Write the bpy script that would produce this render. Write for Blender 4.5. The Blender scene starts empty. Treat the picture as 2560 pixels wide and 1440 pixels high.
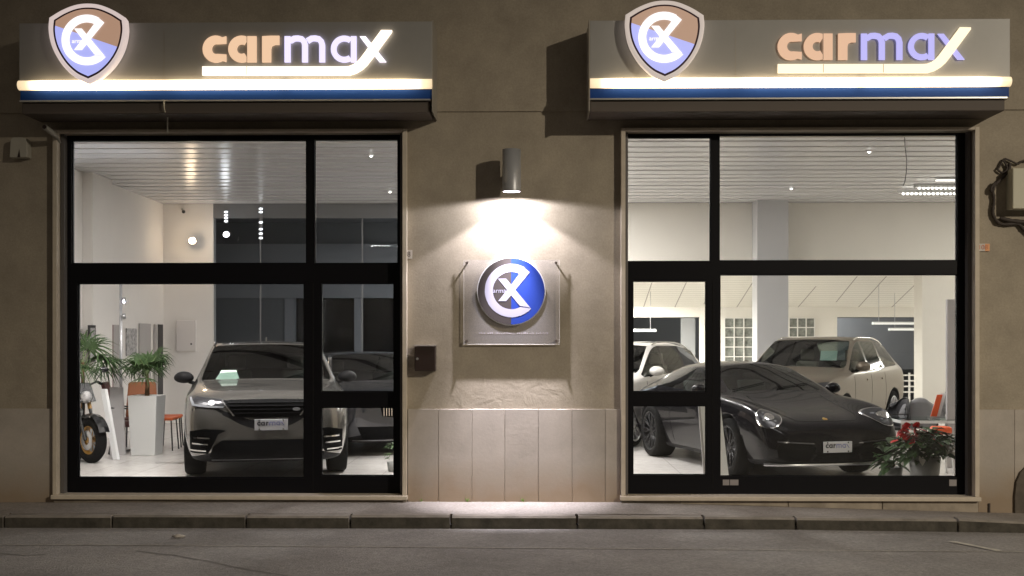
import bpy, bmesh, math, random
from mathutils import Vector, Matrix
from mathutils.bvhtree import BVHTree
from mathutils.geometry import tessellate_polygon
random.seed(7)
R = math.radians
scene = bpy.context.scene
col = scene.collection

# ---------------------------------------------------------------- camera
F = 2880.0                      # focal length in photo pixels (2560 wide)
CAM = Vector((0.0, -12.0, 1.62))
YAW = R(1.0)
HOR = 850.0                     # eye level row in the photo
cam_d = bpy.data.cameras.new('camera')
cam = bpy.data.objects.new('camera', cam_d)
col.objects.link(cam)
cam.location = CAM
cam.rotation_euler = (R(90), 0, YAW)
cam_d.sensor_width = 36.0
cam_d.lens = 36.0 * F / 2560.0
cam_d.shift_y = (HOR - 720.0) / 2560.0
cam_d.clip_end = 500
scene.camera = cam
VR = Vector((math.cos(YAW), math.sin(YAW), 0))
VF = Vector((-math.sin(YAW), math.cos(YAW), 0))
UP = Vector((0, 0, 1))

def at(px, py, Y=0.0):
    """world point on the plane y = Y seen at photo pixel (px, py)"""
    d = VR * ((px - 1280) / F) + UP * ((HOR - py) / F) + VF
    return CAM + d * ((Y - CAM.y) / d.y)

def atd(px, py, depth):
    d = VR * ((px - 1280) / F) + UP * ((HOR - py) / F) + VF
    return CAM + d * depth

def floor_at(px, depth, z=0.0):
    p = atd(px, HOR, depth); p.z = z
    return p

# ---------------------------------------------------------------- world and lights
w = bpy.data.worlds.new('World'); scene.world = w; w.use_nodes = True
nt = w.node_tree
bg = nt.nodes['Background']
sky = nt.nodes.new('ShaderNodeTexSky'); sky.sky_type = 'NISHITA'; sky.sun_disc = False
sky.sun_elevation = R(-8); sky.sun_rotation = R(140)
mixn = nt.nodes.new('ShaderNodeMix'); mixn.data_type = 'RGBA'; mixn.blend_type = 'ADD'
mixn.inputs[0].default_value = 1.0
nt.links.new(sky.outputs[0], mixn.inputs[6])
mixn.inputs[7].default_value = (1.0, 0.85, 0.70, 1)      # town light on a night sky
nt.links.new(mixn.outputs[2], bg.inputs[0])
bg.inputs[1].default_value = 0.072

def light(name, kind, loc, energy, color, target=None, parent=None, **kw):
    d = bpy.data.lights.new(name, kind); d.energy = energy; d.color = color
    for k, v in kw.items(): setattr(d, k, v)
    o = bpy.data.objects.new(name, d); col.objects.link(o); o.location = loc
    if target is not None:
        o.rotation_euler = (Vector(target) - Vector(loc)).to_track_quat('-Z', 'Y').to_euler()
    return o

# street lamp across the road, to the right behind the camera
light('street_lamp_light', 'SPOT', (17.0, -19.5, 10.6), 12500, (1.0, 0.88, 0.70), target=(1.5, 0, -2.8),
      spot_size=R(45), spot_blend=1.0, shadow_soft_size=0.12)

scene.view_settings.view_transform = 'Standard'
scene.view_settings.look = 'None'
scene.view_settings.exposure = 0.0
scene.view_settings.gamma = 1.0
scene.cycles.use_denoising = True
scene.cycles.max_bounces = 8
scene.cycles.diffuse_bounces = 4
scene.cycles.glossy_bounces = 4
scene.cycles.transmission_bounces = 6
scene.cycles.transparent_max_bounces = 24
scene.cycles.sample_clamp_indirect = 4.0
scene.cycles.caustics_reflective = False
scene.cycles.caustics_refractive = False

# ---------------------------------------------------------------- materials
MAT = {}
def mat(name, color=(.5, .5, .5), rough=.6, metal=0.0, spec=0.5, noise=0.0, nscale=6.0, bump=0.0, bscale=40.0,
        coat=0.0, emit=None, estr=0.0, color2=None, detail=6.0, rvar=0.0, stretch=None, grain=0.0, gscale=55.0):
    m = bpy.data.materials.new(name); m.use_nodes = True
    n = m.node_tree.nodes; l = m.node_tree.links
    b = n['Principled BSDF']
    b.inputs['Base Color'].default_value = (*color, 1)
    b.inputs['Roughness'].default_value = rough
    b.inputs['Metallic'].default_value = metal
    b.inputs['Specular IOR Level'].default_value = spec
    if coat: b.inputs['Coat Weight'].default_value = coat; b.inputs['Coat Roughness'].default_value = 0.04
    if emit:
        b.inputs['Emission Color'].default_value = (*emit, 1); b.inputs['Emission Strength'].default_value = estr
    tc = None
    if noise or bump or rvar or color2:
        tc = n.new('ShaderNodeTexCoord')
        src = tc.outputs['Object']
        if stretch:
            mp = n.new('ShaderNodeMapping'); mp.inputs['Scale'].default_value = stretch
            l.new(src, mp.inputs[0]); src = mp.outputs[0]
    if noise or color2:
        t = n.new('ShaderNodeTexNoise'); t.inputs['Scale'].default_value = nscale; t.inputs['Detail'].default_value = detail
        t.inputs['Roughness'].default_value = .65
        l.new(src, t.inputs['Vector'])
        r = n.new('ShaderNodeValToRGB')
        c2 = color2 if color2 else tuple(c * (1 - noise) for c in color)
        c1 = color if color2 else tuple(min(1, c * (1 + noise)) for c in color)
        r.color_ramp.elements[0].position = .32; r.color_ramp.elements[0].color = (*c2, 1)
        r.color_ramp.elements[1].position = .68; r.color_ramp.elements[1].color = (*c1, 1)
        l.new(t.outputs[0], r.inputs[0]); l.new(r.outputs[0], b.inputs['Base Color'])
    if grain:
        g = n.new('ShaderNodeTexNoise'); g.inputs['Scale'].default_value = gscale; g.inputs['Detail'].default_value = 4; g.inputs['Roughness'].default_value = .8
        l.new(src, g.inputs['Vector'])
        gr = n.new('ShaderNodeMapRange'); gr.inputs[1].default_value = .3; gr.inputs[2].default_value = .7; gr.inputs[3].default_value = 1-grain; gr.inputs[4].default_value = 1+grain; gr.clamp = True
        l.new(g.outputs[0], gr.inputs[0])
        gm = n.new('ShaderNodeVectorMath'); gm.operation = 'SCALE'
        l.new(b.inputs['Base Color'].links[0].from_socket, gm.inputs[0]); l.new(gr.outputs[0], gm.inputs['Scale']); l.new(gm.outputs[0], b.inputs['Base Color'])
    if rvar:
        t2 = n.new('ShaderNodeTexNoise'); t2.inputs['Scale'].default_value = 9; l.new(src, t2.inputs['Vector'])
        mr = n.new('ShaderNodeMapRange'); mr.inputs[3].default_value = max(0, rough - rvar); mr.inputs[4].default_value = rough + rvar
        l.new(t2.outputs[0], mr.inputs[0]); l.new(mr.outputs[0], b.inputs['Roughness'])
    if bump:
        t3 = n.new('ShaderNodeTexNoise'); t3.inputs['Scale'].default_value = bscale; t3.inputs['Detail'].default_value = 8
        l.new(src, t3.inputs['Vector'])
        bp = n.new('ShaderNodeBump'); bp.inputs['Strength'].default_value = bump; bp.inputs['Distance'].default_value = .01
        l.new(t3.outputs[0], bp.inputs['Height']); l.new(bp.outputs[0], b.inputs['Normal'])
    MAT[name] = m
    return m

def glass_mat(name, tint=(.95, .97, .96), ior=1.45, rough=0.0, refl=(1, 1, 1), body=None, bodyw=0.0):
    m = bpy.data.materials.new(name); m.use_nodes = True
    n = m.node_tree.nodes; l = m.node_tree.links
    n.clear()
    o = n.new('ShaderNodeOutputMaterial')
    tr = n.new('ShaderNodeBsdfTransparent'); tr.inputs[0].default_value = (*tint, 1)
    gl = n.new('ShaderNodeBsdfGlossy'); gl.inputs[0].default_value = (*refl, 1); gl.inputs['Roughness'].default_value = rough
    fr = n.new('ShaderNodeFresnel'); fr.inputs[0].default_value = ior
    mx = n.new('ShaderNodeMixShader')
    src = tr.outputs[0]
    if body:
        df = n.new('ShaderNodeBsdfDiffuse'); df.inputs[0].default_value = (*body, 1)
        m2 = n.new('ShaderNodeMixShader'); m2.inputs[0].default_value = bodyw
        l.new(tr.outputs[0], m2.inputs[1]); l.new(df.outputs[0], m2.inputs[2]); src = m2.outputs[0]
    l.new(fr.outputs[0], mx.inputs[0]); l.new(src, mx.inputs[1]); l.new(gl.outputs[0], mx.inputs[2])
    l.new(mx.outputs[0], o.inputs[0])
    MAT[name] = m
    return m

def emis(name, color, strength):
    return mat(name, (.30, .29, .28), .7, spec=.05, emit=color, estr=strength)

# ---------------------------------------------------------------- mesh helpers
class MB:
    def __init__(s): s.v = []; s.f = []; s.m = []; s.smooth = set()
    def add(s, verts, faces, mi=0, smooth=False):
        b = len(s.v); s.v += [Vector(v) for v in verts]
        for f in faces:
            if smooth: s.smooth.add(len(s.f))
            s.f.append([b + i for i in f]); s.m.append(mi)
    def box(s, a, b, mi=0):
        x0, x1 = sorted((a[0], b[0])); y0, y1 = sorted((a[1], b[1])); z0, z1 = sorted((a[2], b[2]))
        v = [(x0,y0,z0),(x1,y0,z0),(x1,y1,z0),(x0,y1,z0),(x0,y0,z1),(x1,y0,z1),(x1,y1,z1),(x0,y1,z1)]
        s.add(v, [(0,3,2,1),(4,5,6,7),(0,1,5,4),(1,2,6,5),(2,3,7,6),(3,0,4,7)], mi)
        return s
    def obox(s, c, ax, ay, az, mi=0):
        c = Vector(c); ax = Vector(ax); ay = Vector(ay); az = Vector(az)
        v = [c + ax*i + ay*j + az*k for k in (-1,1) for j, i in ((-1,-1),(-1,1),(1,1),(1,-1))]
        s.add(v, [(0,3,2,1),(4,5,6,7),(0,1,5,4),(1,2,6,5),(2,3,7,6),(3,0,4,7)], mi)
        return s
    def cyl(s, p0, p1, r0, r1=None, n=12, mi=0, caps=True):
        r1 = r0 if r1 is None else r1
        p0 = Vector(p0); p1 = Vector(p1); d = (p1 - p0).normalized()
        u = d.orthogonal().normalized(); w_ = d.cross(u)
        v = []
        for p, r in ((p0, r0), (p1, r1)):
            for i in range(n):
                a = 2*math.pi*i/n; v.append(p + (u*math.cos(a) + w_*math.sin(a))*r)
        s.add(v, [(i, (i+1) % n, n + (i+1) % n, n + i) for i in range(n)], mi, True)
        if caps:
            b = len(s.v) - 2*n
            s.f.append([b + i for i in range(n)][::-1]); s.m.append(mi)
            s.f.append([b + n + i for i in range(n)]); s.m.append(mi)
        return s
    def tube(s, pts, r, n=8, mi=0):
        pts = [Vector(p) for p in pts]
        rs = r if isinstance(r, (list, tuple)) else [r]*len(pts)
        prev = None; rings = []
        for i, p in enumerate(pts):
            d = (pts[min(i+1, len(pts)-1)] - pts[max(i-1, 0)]).normalized()
            u = d.orthogonal().normalized() if prev is None else (prev - d*prev.dot(d)).normalized()
            prev = u; w_ = d.cross(u)
            rings.append([p + (u*math.cos(2*math.pi*k/n) + w_*math.sin(2*math.pi*k/n))*rs[i] for k in range(n)])
        v = [q for rr in rings for q in rr]
        f = [(i*n+k, i*n+(k+1) % n, (i+1)*n+(k+1) % n, (i+1)*n+k) for i in range(len(pts)-1) for k in range(n)]
        s.add(v, f, mi, True)
        s.add(rings[0], [list(range(n))[::-1]], mi); s.add(rings[-1], [list(range(n))], mi)
        return s
    def lathe(s, prof, origin=(0,0,0), axis='z', n=24, mi=0):
        v = []
        for r, h in prof:
            for i in range(n):
                a = 2*math.pi*i/n
                if axis == 'z': q = (r*math.cos(a), r*math.sin(a), h)
                elif axis == 'x': q = (h, r*math.cos(a), r*math.sin(a))
                else: q = (r*math.cos(a), h, r*math.sin(a))
                v.append(Vector(origin) + Vector(q))
        k = len(prof)
        s.add(v, [(j*n+i, j*n+(i+1) % n, (j+1)*n+(i+1) % n, (j+1)*n+i) for j in range(k-1) for i in range(n)], mi, True)
        return s
    def prism(s, pts, d, mi=0):
        """pts: closed 3D polygon; extruded by vector d"""
        n = len(pts); d = Vector(d)
        v = [Vector(p) for p in pts] + [Vector(p) + d for p in pts]
        s.add(v, [list(range(n)), list(range(n, 2*n))[::-1]] + [(i, i+n, (i+1) % n + n, (i+1) % n) for i in range(n)], mi)
        return s
    def ico(s, c, r, mi=0, jit=0, sub=1, scale=(1,1,1)):
        bm = bmesh.new(); bmesh.ops.create_icosphere(bm, subdivisions=sub, radius=r)
        vs = [Vector(c) + Vector((v.co.x*scale[0], v.co.y*scale[1], v.co.z*scale[2]))*(1 + random.uniform(-jit, jit)) for v in bm.verts]
        s.add(vs, [[v.index for v in f.verts] for f in bm.faces], mi, True); bm.free()
        return s
    def build(s, name, mats, parent=None, bevel=0.0, recalc=True, loc=None, rot=None, subd=0):
        me = bpy.data.meshes.new(name)
        me.from_pydata([tuple(v) for v in s.v], [], s.f)
        if not isinstance(mats, (list, tuple)): mats = [mats]
        for m in mats: me.materials.append(MAT[m] if isinstance(m, str) else m)
        for i, p in enumerate(me.polygons):
            p.material_index = s.m[i]; p.use_smooth = i in s.smooth
        if recalc:
            bm = bmesh.new(); bm.from_mesh(me); bmesh.ops.recalc_face_normals(bm, faces=bm.faces); bm.to_mesh(me); bm.free()
        me.update()
        o = bpy.data.objects.new(name, me); col.objects.link(o)
        if parent is not None: o.parent = parent
        if loc is not None: o.location = loc
        if rot is not None: o.rotation_euler = rot
        if bevel:
            b = o.modifiers.new('bevel', 'BEVEL'); b.width = bevel; b.segments = 2; b.limit_method = 'ANGLE'; b.angle_limit = R(40)
        if subd:
            b = o.modifiers.new('sub', 'SUBSURF'); b.levels = subd; b.render_levels = subd
        return o

def tag(o, label=None, cat=None, group=None, kind=None):
    if label: o['label'] = label
    if cat: o['category'] = cat
    if group: o['group'] = group
    if kind: o['kind'] = kind
    return o

def thing(name, label, cat, loc=(0,0,0), rz=0.0, group=None):
    o = bpy.data.objects.new(name, None); col.objects.link(o); o.empty_display_size = .2
    o.location = loc; o.rotation_euler = (0, 0, rz)
    return tag(o, label, cat, group)

def empty_part(name, parent, loc=(0,0,0), rot=(0,0,0)):
    o = bpy.data.objects.new(name, None); col.objects.link(o); o.parent = parent
    o.location = loc; o.rotation_euler = rot; o.empty_display_size = .1
    return o

def struct(o): o['kind'] = 'structure'; return o

def copy_tree(o, parent=None):
    c = o.copy(); col.objects.link(c); c.parent = parent
    for ch in list(o.children): copy_tree(ch, c)
    return c

def arc(cx, cy, r, a0, a1, n=16, ry=None):
    ry = r if ry is None else ry
    return [(cx + r*math.cos(R(a0 + (a1-a0)*i/n)), cy + ry*math.sin(R(a0 + (a1-a0)*i/n))) for i in range(n+1)]

def band(pts, wd):
    """outline of an open 2D polyline of width wd"""
    L = []; Rr = []
    for i, p in enumerate(pts):
        a = Vector(pts[max(i-1, 0)]); b = Vector(pts[min(i+1, len(pts)-1)])
        d = (b - a).normalized(); nrm = Vector((-d.y, d.x))
        L.append((p[0] + nrm.x*wd/2, p[1] + nrm.y*wd/2)); Rr.append((p[0] - nrm.x*wd/2, p[1] - nrm.y*wd/2))
    return L + Rr[::-1]

# shared lettering: "carmax" in units of the sign drawing (x right, y DOWN), see LET
def letters():
    c = arc(541, 124, 33, 60, 300, 20, 33.7) 
    c = [(x, 248 - y) for x, y in c]
    ci = [(x, 248 - y) for x, y in arc(542.5, 124, 11.5, 285, 75, 14, 12.5)]
    C = c + [(567, 248-91.5+0), (567, 137.5)] + ci + [(567, 110.5), (567, 92)]
    # order: outer arc from upper right round the left to lower right (y down)
    C = arc(541, 124, 33, -60, -300, 22, 33.7) + [(567, 156), (567, 137.5)] + arc(542.5, 124, 11.5, -285, -75, 14, 12.5) + [(567, 110.5), (567, 92)]
    A1 = arc(605.5, 124, 33.5, -58, -302, 22) + arc(605.5, 124, 12, -302, -58, 14)
    A1s = [(619, 92), (642.5, 92), (642.5, 157), (619, 157)]
    Rr = [(656.5, 157), (656.5, 92), (678, 90.8), (699.5, 90.8), (699.5, 113.5), (689, 113.5), (681, 117), (679, 124), (679, 157)]
    M1 = [(712.5, 92), (727, 92), (727.5, 157), (712.5, 157)]
    M2 = band([(763.5, 157), (763.5, 114), (761, 105), (755, 99), (746, 97.3), (737, 97.8), (726, 104)], 14.5)
    M3 = band([(806.5, 157), (806.5, 114), (804, 105), (798, 99), (789, 97.3), (780, 97.8), (769.5, 104)], 14.5)
    A2 = arc(861.5, 124, 33.5, -55, -305, 24) + arc(861.5, 124, 19.5, -305, -55, 18)
    A2s = [(878, 92), (892, 92), (892, 157), (878, 157)]
    X1 = [(900, 92.5), (915, 92.5), (966.5, 156.5), (949.5, 156.5)]
    SW = [(508, 168), (863, 168), (874, 167), (884, 163), (893, 157), (903, 146), (954, 77), (981, 77.5), (981, 82),
          (930, 151), (919, 165), (907, 176), (892, 185), (876, 190), (508, 190)]
    return dict(c=[C], a=[A1, A1s], r=[Rr], m=[M1, M2, M3], a2=[A2, A2s], x=[X1], swoosh=[SW])
LET = letters()

def emblem2d():
    """the C-and-X emblem in disc units (x right, y up)"""
    out = arc(.007, .02, .78, 61, 318, 40) + arc(.007, .02, .545, 298, 61, 30)
    a1 = [(.373, .693), (.544, .556), (.129, .045), (-.149, -.289), (-.382, -.289), (.0, .12)]
    a1 = [(.373, .693), (.544, .556), (-.149, -.289), (-.382, -.289), (-.02, .165)]
    a2 = [(-.382, .367), (-.149, .367), (.556, -.478), (.25, -.43)]
    return out, a1, a2
# ---------------------------------------------------------------- palette
mat('plaster', (.39, .343, .272), .9, spec=.2, noise=.14, grain=.12, gscale=48, nscale=2.5, bump=.9, bscale=9, detail=10)
mat('stone_clad', (.49, .445, .395), .75, spec=.3, noise=.10, grain=.05, gscale=70, nscale=3.0, bump=.12, bscale=30)
mat('stone_trim', (.62, .55, .45), .6, spec=.3, noise=.08, nscale=8, bump=.1, bscale=30)
mat('sill_block', (.36, .31, .25), .85, noise=.28, nscale=3.2, bump=.5, bscale=20)
mat('asphalt', (.275, .262, .247), .85, spec=.25, noise=.20, nscale=.9, bump=.9, bscale=60, detail=12, grain=.30, gscale=30)
mat('pavement', (.29, .265, .24), .88, spec=.2, grain=.30, gscale=36, noise=.16, nscale=2.0, bump=.5, bscale=60, detail=12)
mat('kerb_stone', (.25, .225, .195), .85, noise=.25, nscale=5, bump=.5, bscale=30)
mat('road_paint', (.34, .32, .28), .8, noise=.3, nscale=25)
mat('tar', (.06, .055, .05), .8); mat('crack_fill', (.17, .16, .15), .9)
mat('frame_black', (.007, .007, .009), .45, spec=.15)
mat('frame_reveal', (.14, .13, .125), .6)
mat('wall_white', (.80, .77, .74), .75, spec=.2, noise=.02, nscale=2)
mat('wall_warm', (.82, .79, .73), .75, spec=.2, noise=.02, nscale=2)
mat('column_grey', (.52, .52, .53), .7)
mat('dark_wall', (.16, .165, .172), .6)
mat('dark_wall_light', (.30, .305, .32), .6)
mat('slat_white', (.70, .69, .70), .24, spec=.5, noise=.05, nscale=1.5, stretch=(.2, 6, 1))
mat('slat_gap', (.07, .07, .085), .6)
mat('ceiling_warm', (.78, .75, .68), .5)
mat('floor_tile', (.74, .71, .68), .22, spec=.5, noise=.06, nscale=1.2, rvar=.08)
mat('black_glass', (.006, .006, .008), .06, spec=.5)
mat('garage_grey', (.10, .105, .11), .7)
mat('opening_grey', (.20, .205, .21), .7)
mat('glass_block', (.20, .21, .19), .25, noise=.45, nscale=9)
mat('white_paint', (.80, .78, .74), .5)
glass_mat('window_glass', (.96, .97, .965), 1.42)

# ---------------------------------------------------------------- ground
def grid_sheet(xs, ys, zf, name, m):
    b = MB(); v = [(x, y, zf(x, y)) for y in ys for x in xs]; n = len(xs)
    b.add(v, [(j*n+i, j*n+i+1, (j+1)*n+i+1, (j+1)*n+i) for j in range(len(ys)-1) for i in range(n-1)])
    return struct(b.build(name, m))

def lerp(a, b, t): t = max(0, min(1, t)); return a + (b-a)*t
KY = -1.0                                                  # kerb line
def road_z(x): return -.182 - .035*max(0, min(1, (x-2.5)/3)) - .004*max(0, -x-2)/3
def kerb_z(x): return -.062 - .02*max(0, min(1, (x-1)/3.3)) - .05*max(0, min(1, (x-4.25)/.9)) - .006*max(0, min(1, -x/5))
def wall_z(x): return -.062 - .105*max(0, min(1, (x-1.2)/3.6)) - .018*max(0, min(1, (-x-3)/2.5))
xs = [-150, -60, -20, -9] + [i*.5 for i in range(-14, 15)] + [9, 20, 60, 150]
struct(grid_sheet(xs, [-150, -40, -15, -8, -4, -2.4, KY-.01], lambda x, y: road_z(x), 'road', 'asphalt'))
grid_sheet([-12 + .25*i for i in range(97)], [KY+.14, -.8, -.5, -.25, .1],
           lambda x, y: lerp(kerb_z(x), wall_z(x), (y-KY)/1.0), 'pavement', 'pavement')
# kerb: dressed stones with open joints, one run
kb = MB()
joints = [-2300, -1700, -1150, -600, -260, 10, 280, 615, 875, 1127, 1443, 1760, 1990, 2395, 2700, 3100, 3500, 4000, 4600]
for a, b_ in zip(joints[:-1], joints[1:]):
    x0 = at(a, 1300, KY).x + .012; x1 = at(b_, 1300, KY).x - .012
    j = random.uniform(-.006, .006); jz = random.uniform(-.004, .004)
    z0, z1 = kerb_z(x0) + jz, kerb_z(x1) + jz
    y0 = KY + j; y1 = KY + .145; ch = .018
    v = []
    for x, z in ((x0, z0), (x1, z1)):
        v += [(x, y0+.004, -.6), (x, y0, z-ch), (x, y0+ch, z), (x, y1, z), (x, y1, -.6)]
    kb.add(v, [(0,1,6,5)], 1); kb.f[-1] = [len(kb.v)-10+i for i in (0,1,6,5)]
    kb.add([], [], 0)
    for q in ((1,2,7,6), (2,3,8,7), (3,4,9,8), (0,4,3,2,1), (5,6,7,8,9)): kb.f.append([len(kb.v)-10+i for i in q]); kb.m.append(0)
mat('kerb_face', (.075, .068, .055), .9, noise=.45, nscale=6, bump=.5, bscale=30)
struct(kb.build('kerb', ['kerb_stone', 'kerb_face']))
struct(MB().box((-12, KY+.02, -.62), (12, KY+.14, -.15)).build('kerb_bed', 'tar'))
# worn edge line and the short diagonal mark
def road_strip(pts, wd, name, m, dz=.004):
    P = []
    for px, py in pts:
        z = -.19
        for _ in range(3):
            dep = F*(CAM.z - z)/(py - HOR); p = atd(px, py, dep); z = road_z(p.x)
        P.append(Vector((p.x, p.y)))
    b = MB(); L = []
    for i, p in enumerate(P):
        d = (P[min(i+1, len(P)-1)] - P[max(i-1, 0)]).normalized(); nn = Vector((-d.y, d.x))
        ww = wd*random.uniform(.75, 1.15)
        for s_ in (-1, 1):
            q = p + nn*ww/2*s_; L.append((q.x, q.y, road_z(q.x) + dz))
    b.add(L, [(2*i, 2*i+1, 2*i+3, 2*i+2) for i in range(len(P)-1)])
    return struct(b.build(name, m))
road_strip([(-700, 1362), (-200, 1363), (0, 1363), (300, 1363), (700, 1366), (1100, 1369), (1500, 1372), (1900, 1375), (2200, 1378), (2560, 1380), (3300, 1386)], .035, 'road_edge_line', 'road_paint')
road_strip([(2378, 1355), (2410, 1361), (2450, 1369), (2500, 1379)], .075, 'road_marking', mat('road_paint2', (.48, .45, .39), .8, noise=.2, nscale=25), .007)
def wob(pts):
    out = []
    for (x0, y0), (x1, y1) in zip(pts[:-1], pts[1:]):
        for k in range(6): t = k/6; out.append((x0+(x1-x0)*t, y0+(y1-y0)*t + random.uniform(-.7, .7)))
    return out + [pts[-1]]
road_strip(wob([(-300, 1372), (0, 1383), (60, 1389), (115, 1386)]), .02, 'road_crack', 'crack_fill', .003)
road_strip(wob([(340, 1378), (430, 1388), (520, 1404), (620, 1425), (760, 1446), (900, 1462)]), .02, 'road_crack', 'crack_fill', .003)

# ---------------------------------------------------------------- building
bld = thing('showroom_building', 'beige plastered car showroom building with two big black framed display windows', 'building')
WL = (at(150, 0, 0).x, at(1008, 0, 0).x)      # left opening
WR = (at(1562, 0, 0).x, at(2430, 0, 0).x)
zt_l = at(600, 337, 0).z; zb_l = at(600, 1236, 0).z
zt_r = at(2000, 326, 0).z; zb_r = at(2000, 1238, 0).z
ZT = (zt_l + zt_r)/2; ZB = (zb_l + zb_r)/2
T = .34
SKZ = at(1280, 1023, 0).z
wb = MB()
X0, X1, ZTOP = -14, 14, 9.5
wb.box((X0, 0, ZT), (X1, T, ZTOP))
wb.box((X0, 0, SKZ), (WL[0], T, ZT)); wb.box((WL[1], 0, SKZ), (WR[0], T, ZT)); wb.box((WR[1], 0, SKZ), (X1, T, ZT))
wb.box((X0, .0, -.5), (WL[0], T, SKZ)); wb.box((WL[1], 0, -.5), (WR[0], T, SKZ)); wb.box((WR[1], 0, -.5), (X1, T, SKZ))
wb.box((WL[0], .03, -.5), (WL[1], T, ZB-.02)); wb.box((WR[0], .03, -.5), (WR[1], T, ZB-.02))
wb.box((X0, -.018, at(1280, 279, 0).z), (X1, -.0002, ZTOP))
wall = wb.build('wall', 'plaster', bld)
# plaster: add trowel relief to the material (large soft waves + fine grain, rougher low on the pier)
m = MAT['plaster']; n = m.node_tree.nodes; l = m.node_tree.links
tc = n.new('ShaderNodeTexCoord'); big = n.new('ShaderNodeTexNoise'); big.inputs['Scale'].default_value = 5.0
big.inputs['Detail'].default_value = 5; big.inputs['Distortion'].default_value = 1.6
l.new(tc.outputs['Object'], big.inputs['Vector'])
b1 = n.new('ShaderNodeBump'); b1.inputs['Distance'].default_value = .022
sx = n.new('ShaderNodeSeparateXYZ'); l.new(tc.outputs['Object'], sx.inputs[0])
mr = n.new('ShaderNodeMapRange'); mr.inputs[1].default_value = 1.0; mr.inputs[2].default_value = 1.9; mr.inputs[3].default_value = .26; mr.inputs[4].default_value = .10
l.new(sx.outputs[2], mr.inputs[0]); l.new(mr.outputs[0], b1.inputs['Strength'])
l.new(big.outputs[0], b1.inputs['Height'])
old = [x for x in n if x.type == 'BUMP' and x != b1][0]
old.inputs['Strength'].default_value = .22; old.inputs['Distance'].default_value = .006
[x for x in n if x.type == 'TEX_NOISE' and x.inputs['Scale'].default_value == 9][0].inputs['Scale'].default_value = 55
l.new(b1.outputs[0], old.inputs['Normal'])

# stone skirting in upright slabs, each slab set off by a fine joint, with damp staining low down
def skirting(x0, x1, js, name='stone_skirting'):
    b = MB(); e = [x0] + js + [x1]
    for i in range(len(e)-1):
        a = e[i] + (.0016 if i else 0); c = e[i+1] - (.0016 if i < len(e)-2 else 0)
        b.box((a, -.034 - random.uniform(0, .003), -.5), (c, -.001, SKZ + .002))
    return b.build(name, 'stone_clad', bld, bevel=.003)
m = MAT['stone_clad']; n = m.node_tree.nodes; l = m.node_tree.links; b_ = n['Principled BSDF']
src = b_.inputs['Base Color'].links[0].from_socket
tc = n.new('ShaderNodeTexCoord'); sx = n.new('ShaderNodeSeparateXYZ'); l.new(tc.outputs['Object'], sx.inputs[0])
nz = n.new('ShaderNodeTexNoise'); nz.inputs['Scale'].default_value = 3; nz.inputs['Detail'].default_value = 8; l.new(tc.outputs['Object'], nz.inputs['Vector'])
ad = n.new('ShaderNodeMath'); ad.operation = 'MULTIPLY_ADD'; ad.inputs[1].default_value = .5; l.new(nz.outputs[0], ad.inputs[0])
neg = n.new('ShaderNodeMath'); neg.operation = 'MULTIPLY'; neg.inputs[1].default_value = -1; l.new(sx.outputs[2], neg.inputs[0]); l.new(neg.outputs[0], ad.inputs[2])
mr = n.new('ShaderNodeMapRange'); mr.inputs[1].default_value = -.12; mr.inputs[2].default_value = .26; l.new(ad.outputs[0], mr.inputs[0])
mx = n.new('ShaderNodeMix'); mx.data_type = 'RGBA'; mx.inputs[7].default_value = (.30, .215, .135, 1)
mm = n.new('ShaderNodeMath'); mm.operation = 'MULTIPLY'; mm.inputs[1].default_value = .75; l.new(mr.outputs[0], mm.inputs[0])
isl = n.new('ShaderNodeNewGeometry'); ir = n.new('ShaderNodeMapRange'); ir.inputs[3].default_value = .88; ir.inputs[4].default_value = 1.05; l.new(isl.outputs['Random Per Island'], ir.inputs[0])
iv = n.new('ShaderNodeVectorMath'); iv.operation = 'SCALE'; l.new(src, iv.inputs[0]); l.new(ir.outputs[0], iv.inputs['Scale']); src = iv.outputs[0]
l.new(mm.outputs[0], mx.inputs[0]); l.new(src, mx.inputs[6]); l.new(mx.outputs[2], b_.inputs['Base Color'])
sj = [at(p, 1100, -.02).x for p in (1096, 1180, 1262, 1346, 1430, 1513)]
TP = .085                                                   # projection of the stone surround
skirting(WL[1]+.052, WR[0]-.052, sj)
skirting(X0, WL[0]-.052, [at(p, 1100, 0).x for p in (-900, -600, -300)])
skirting(WR[1]+.052, X1, [at(p, 1100, 0).x for p in (2533, 2700, 2900, 3200)])

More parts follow.
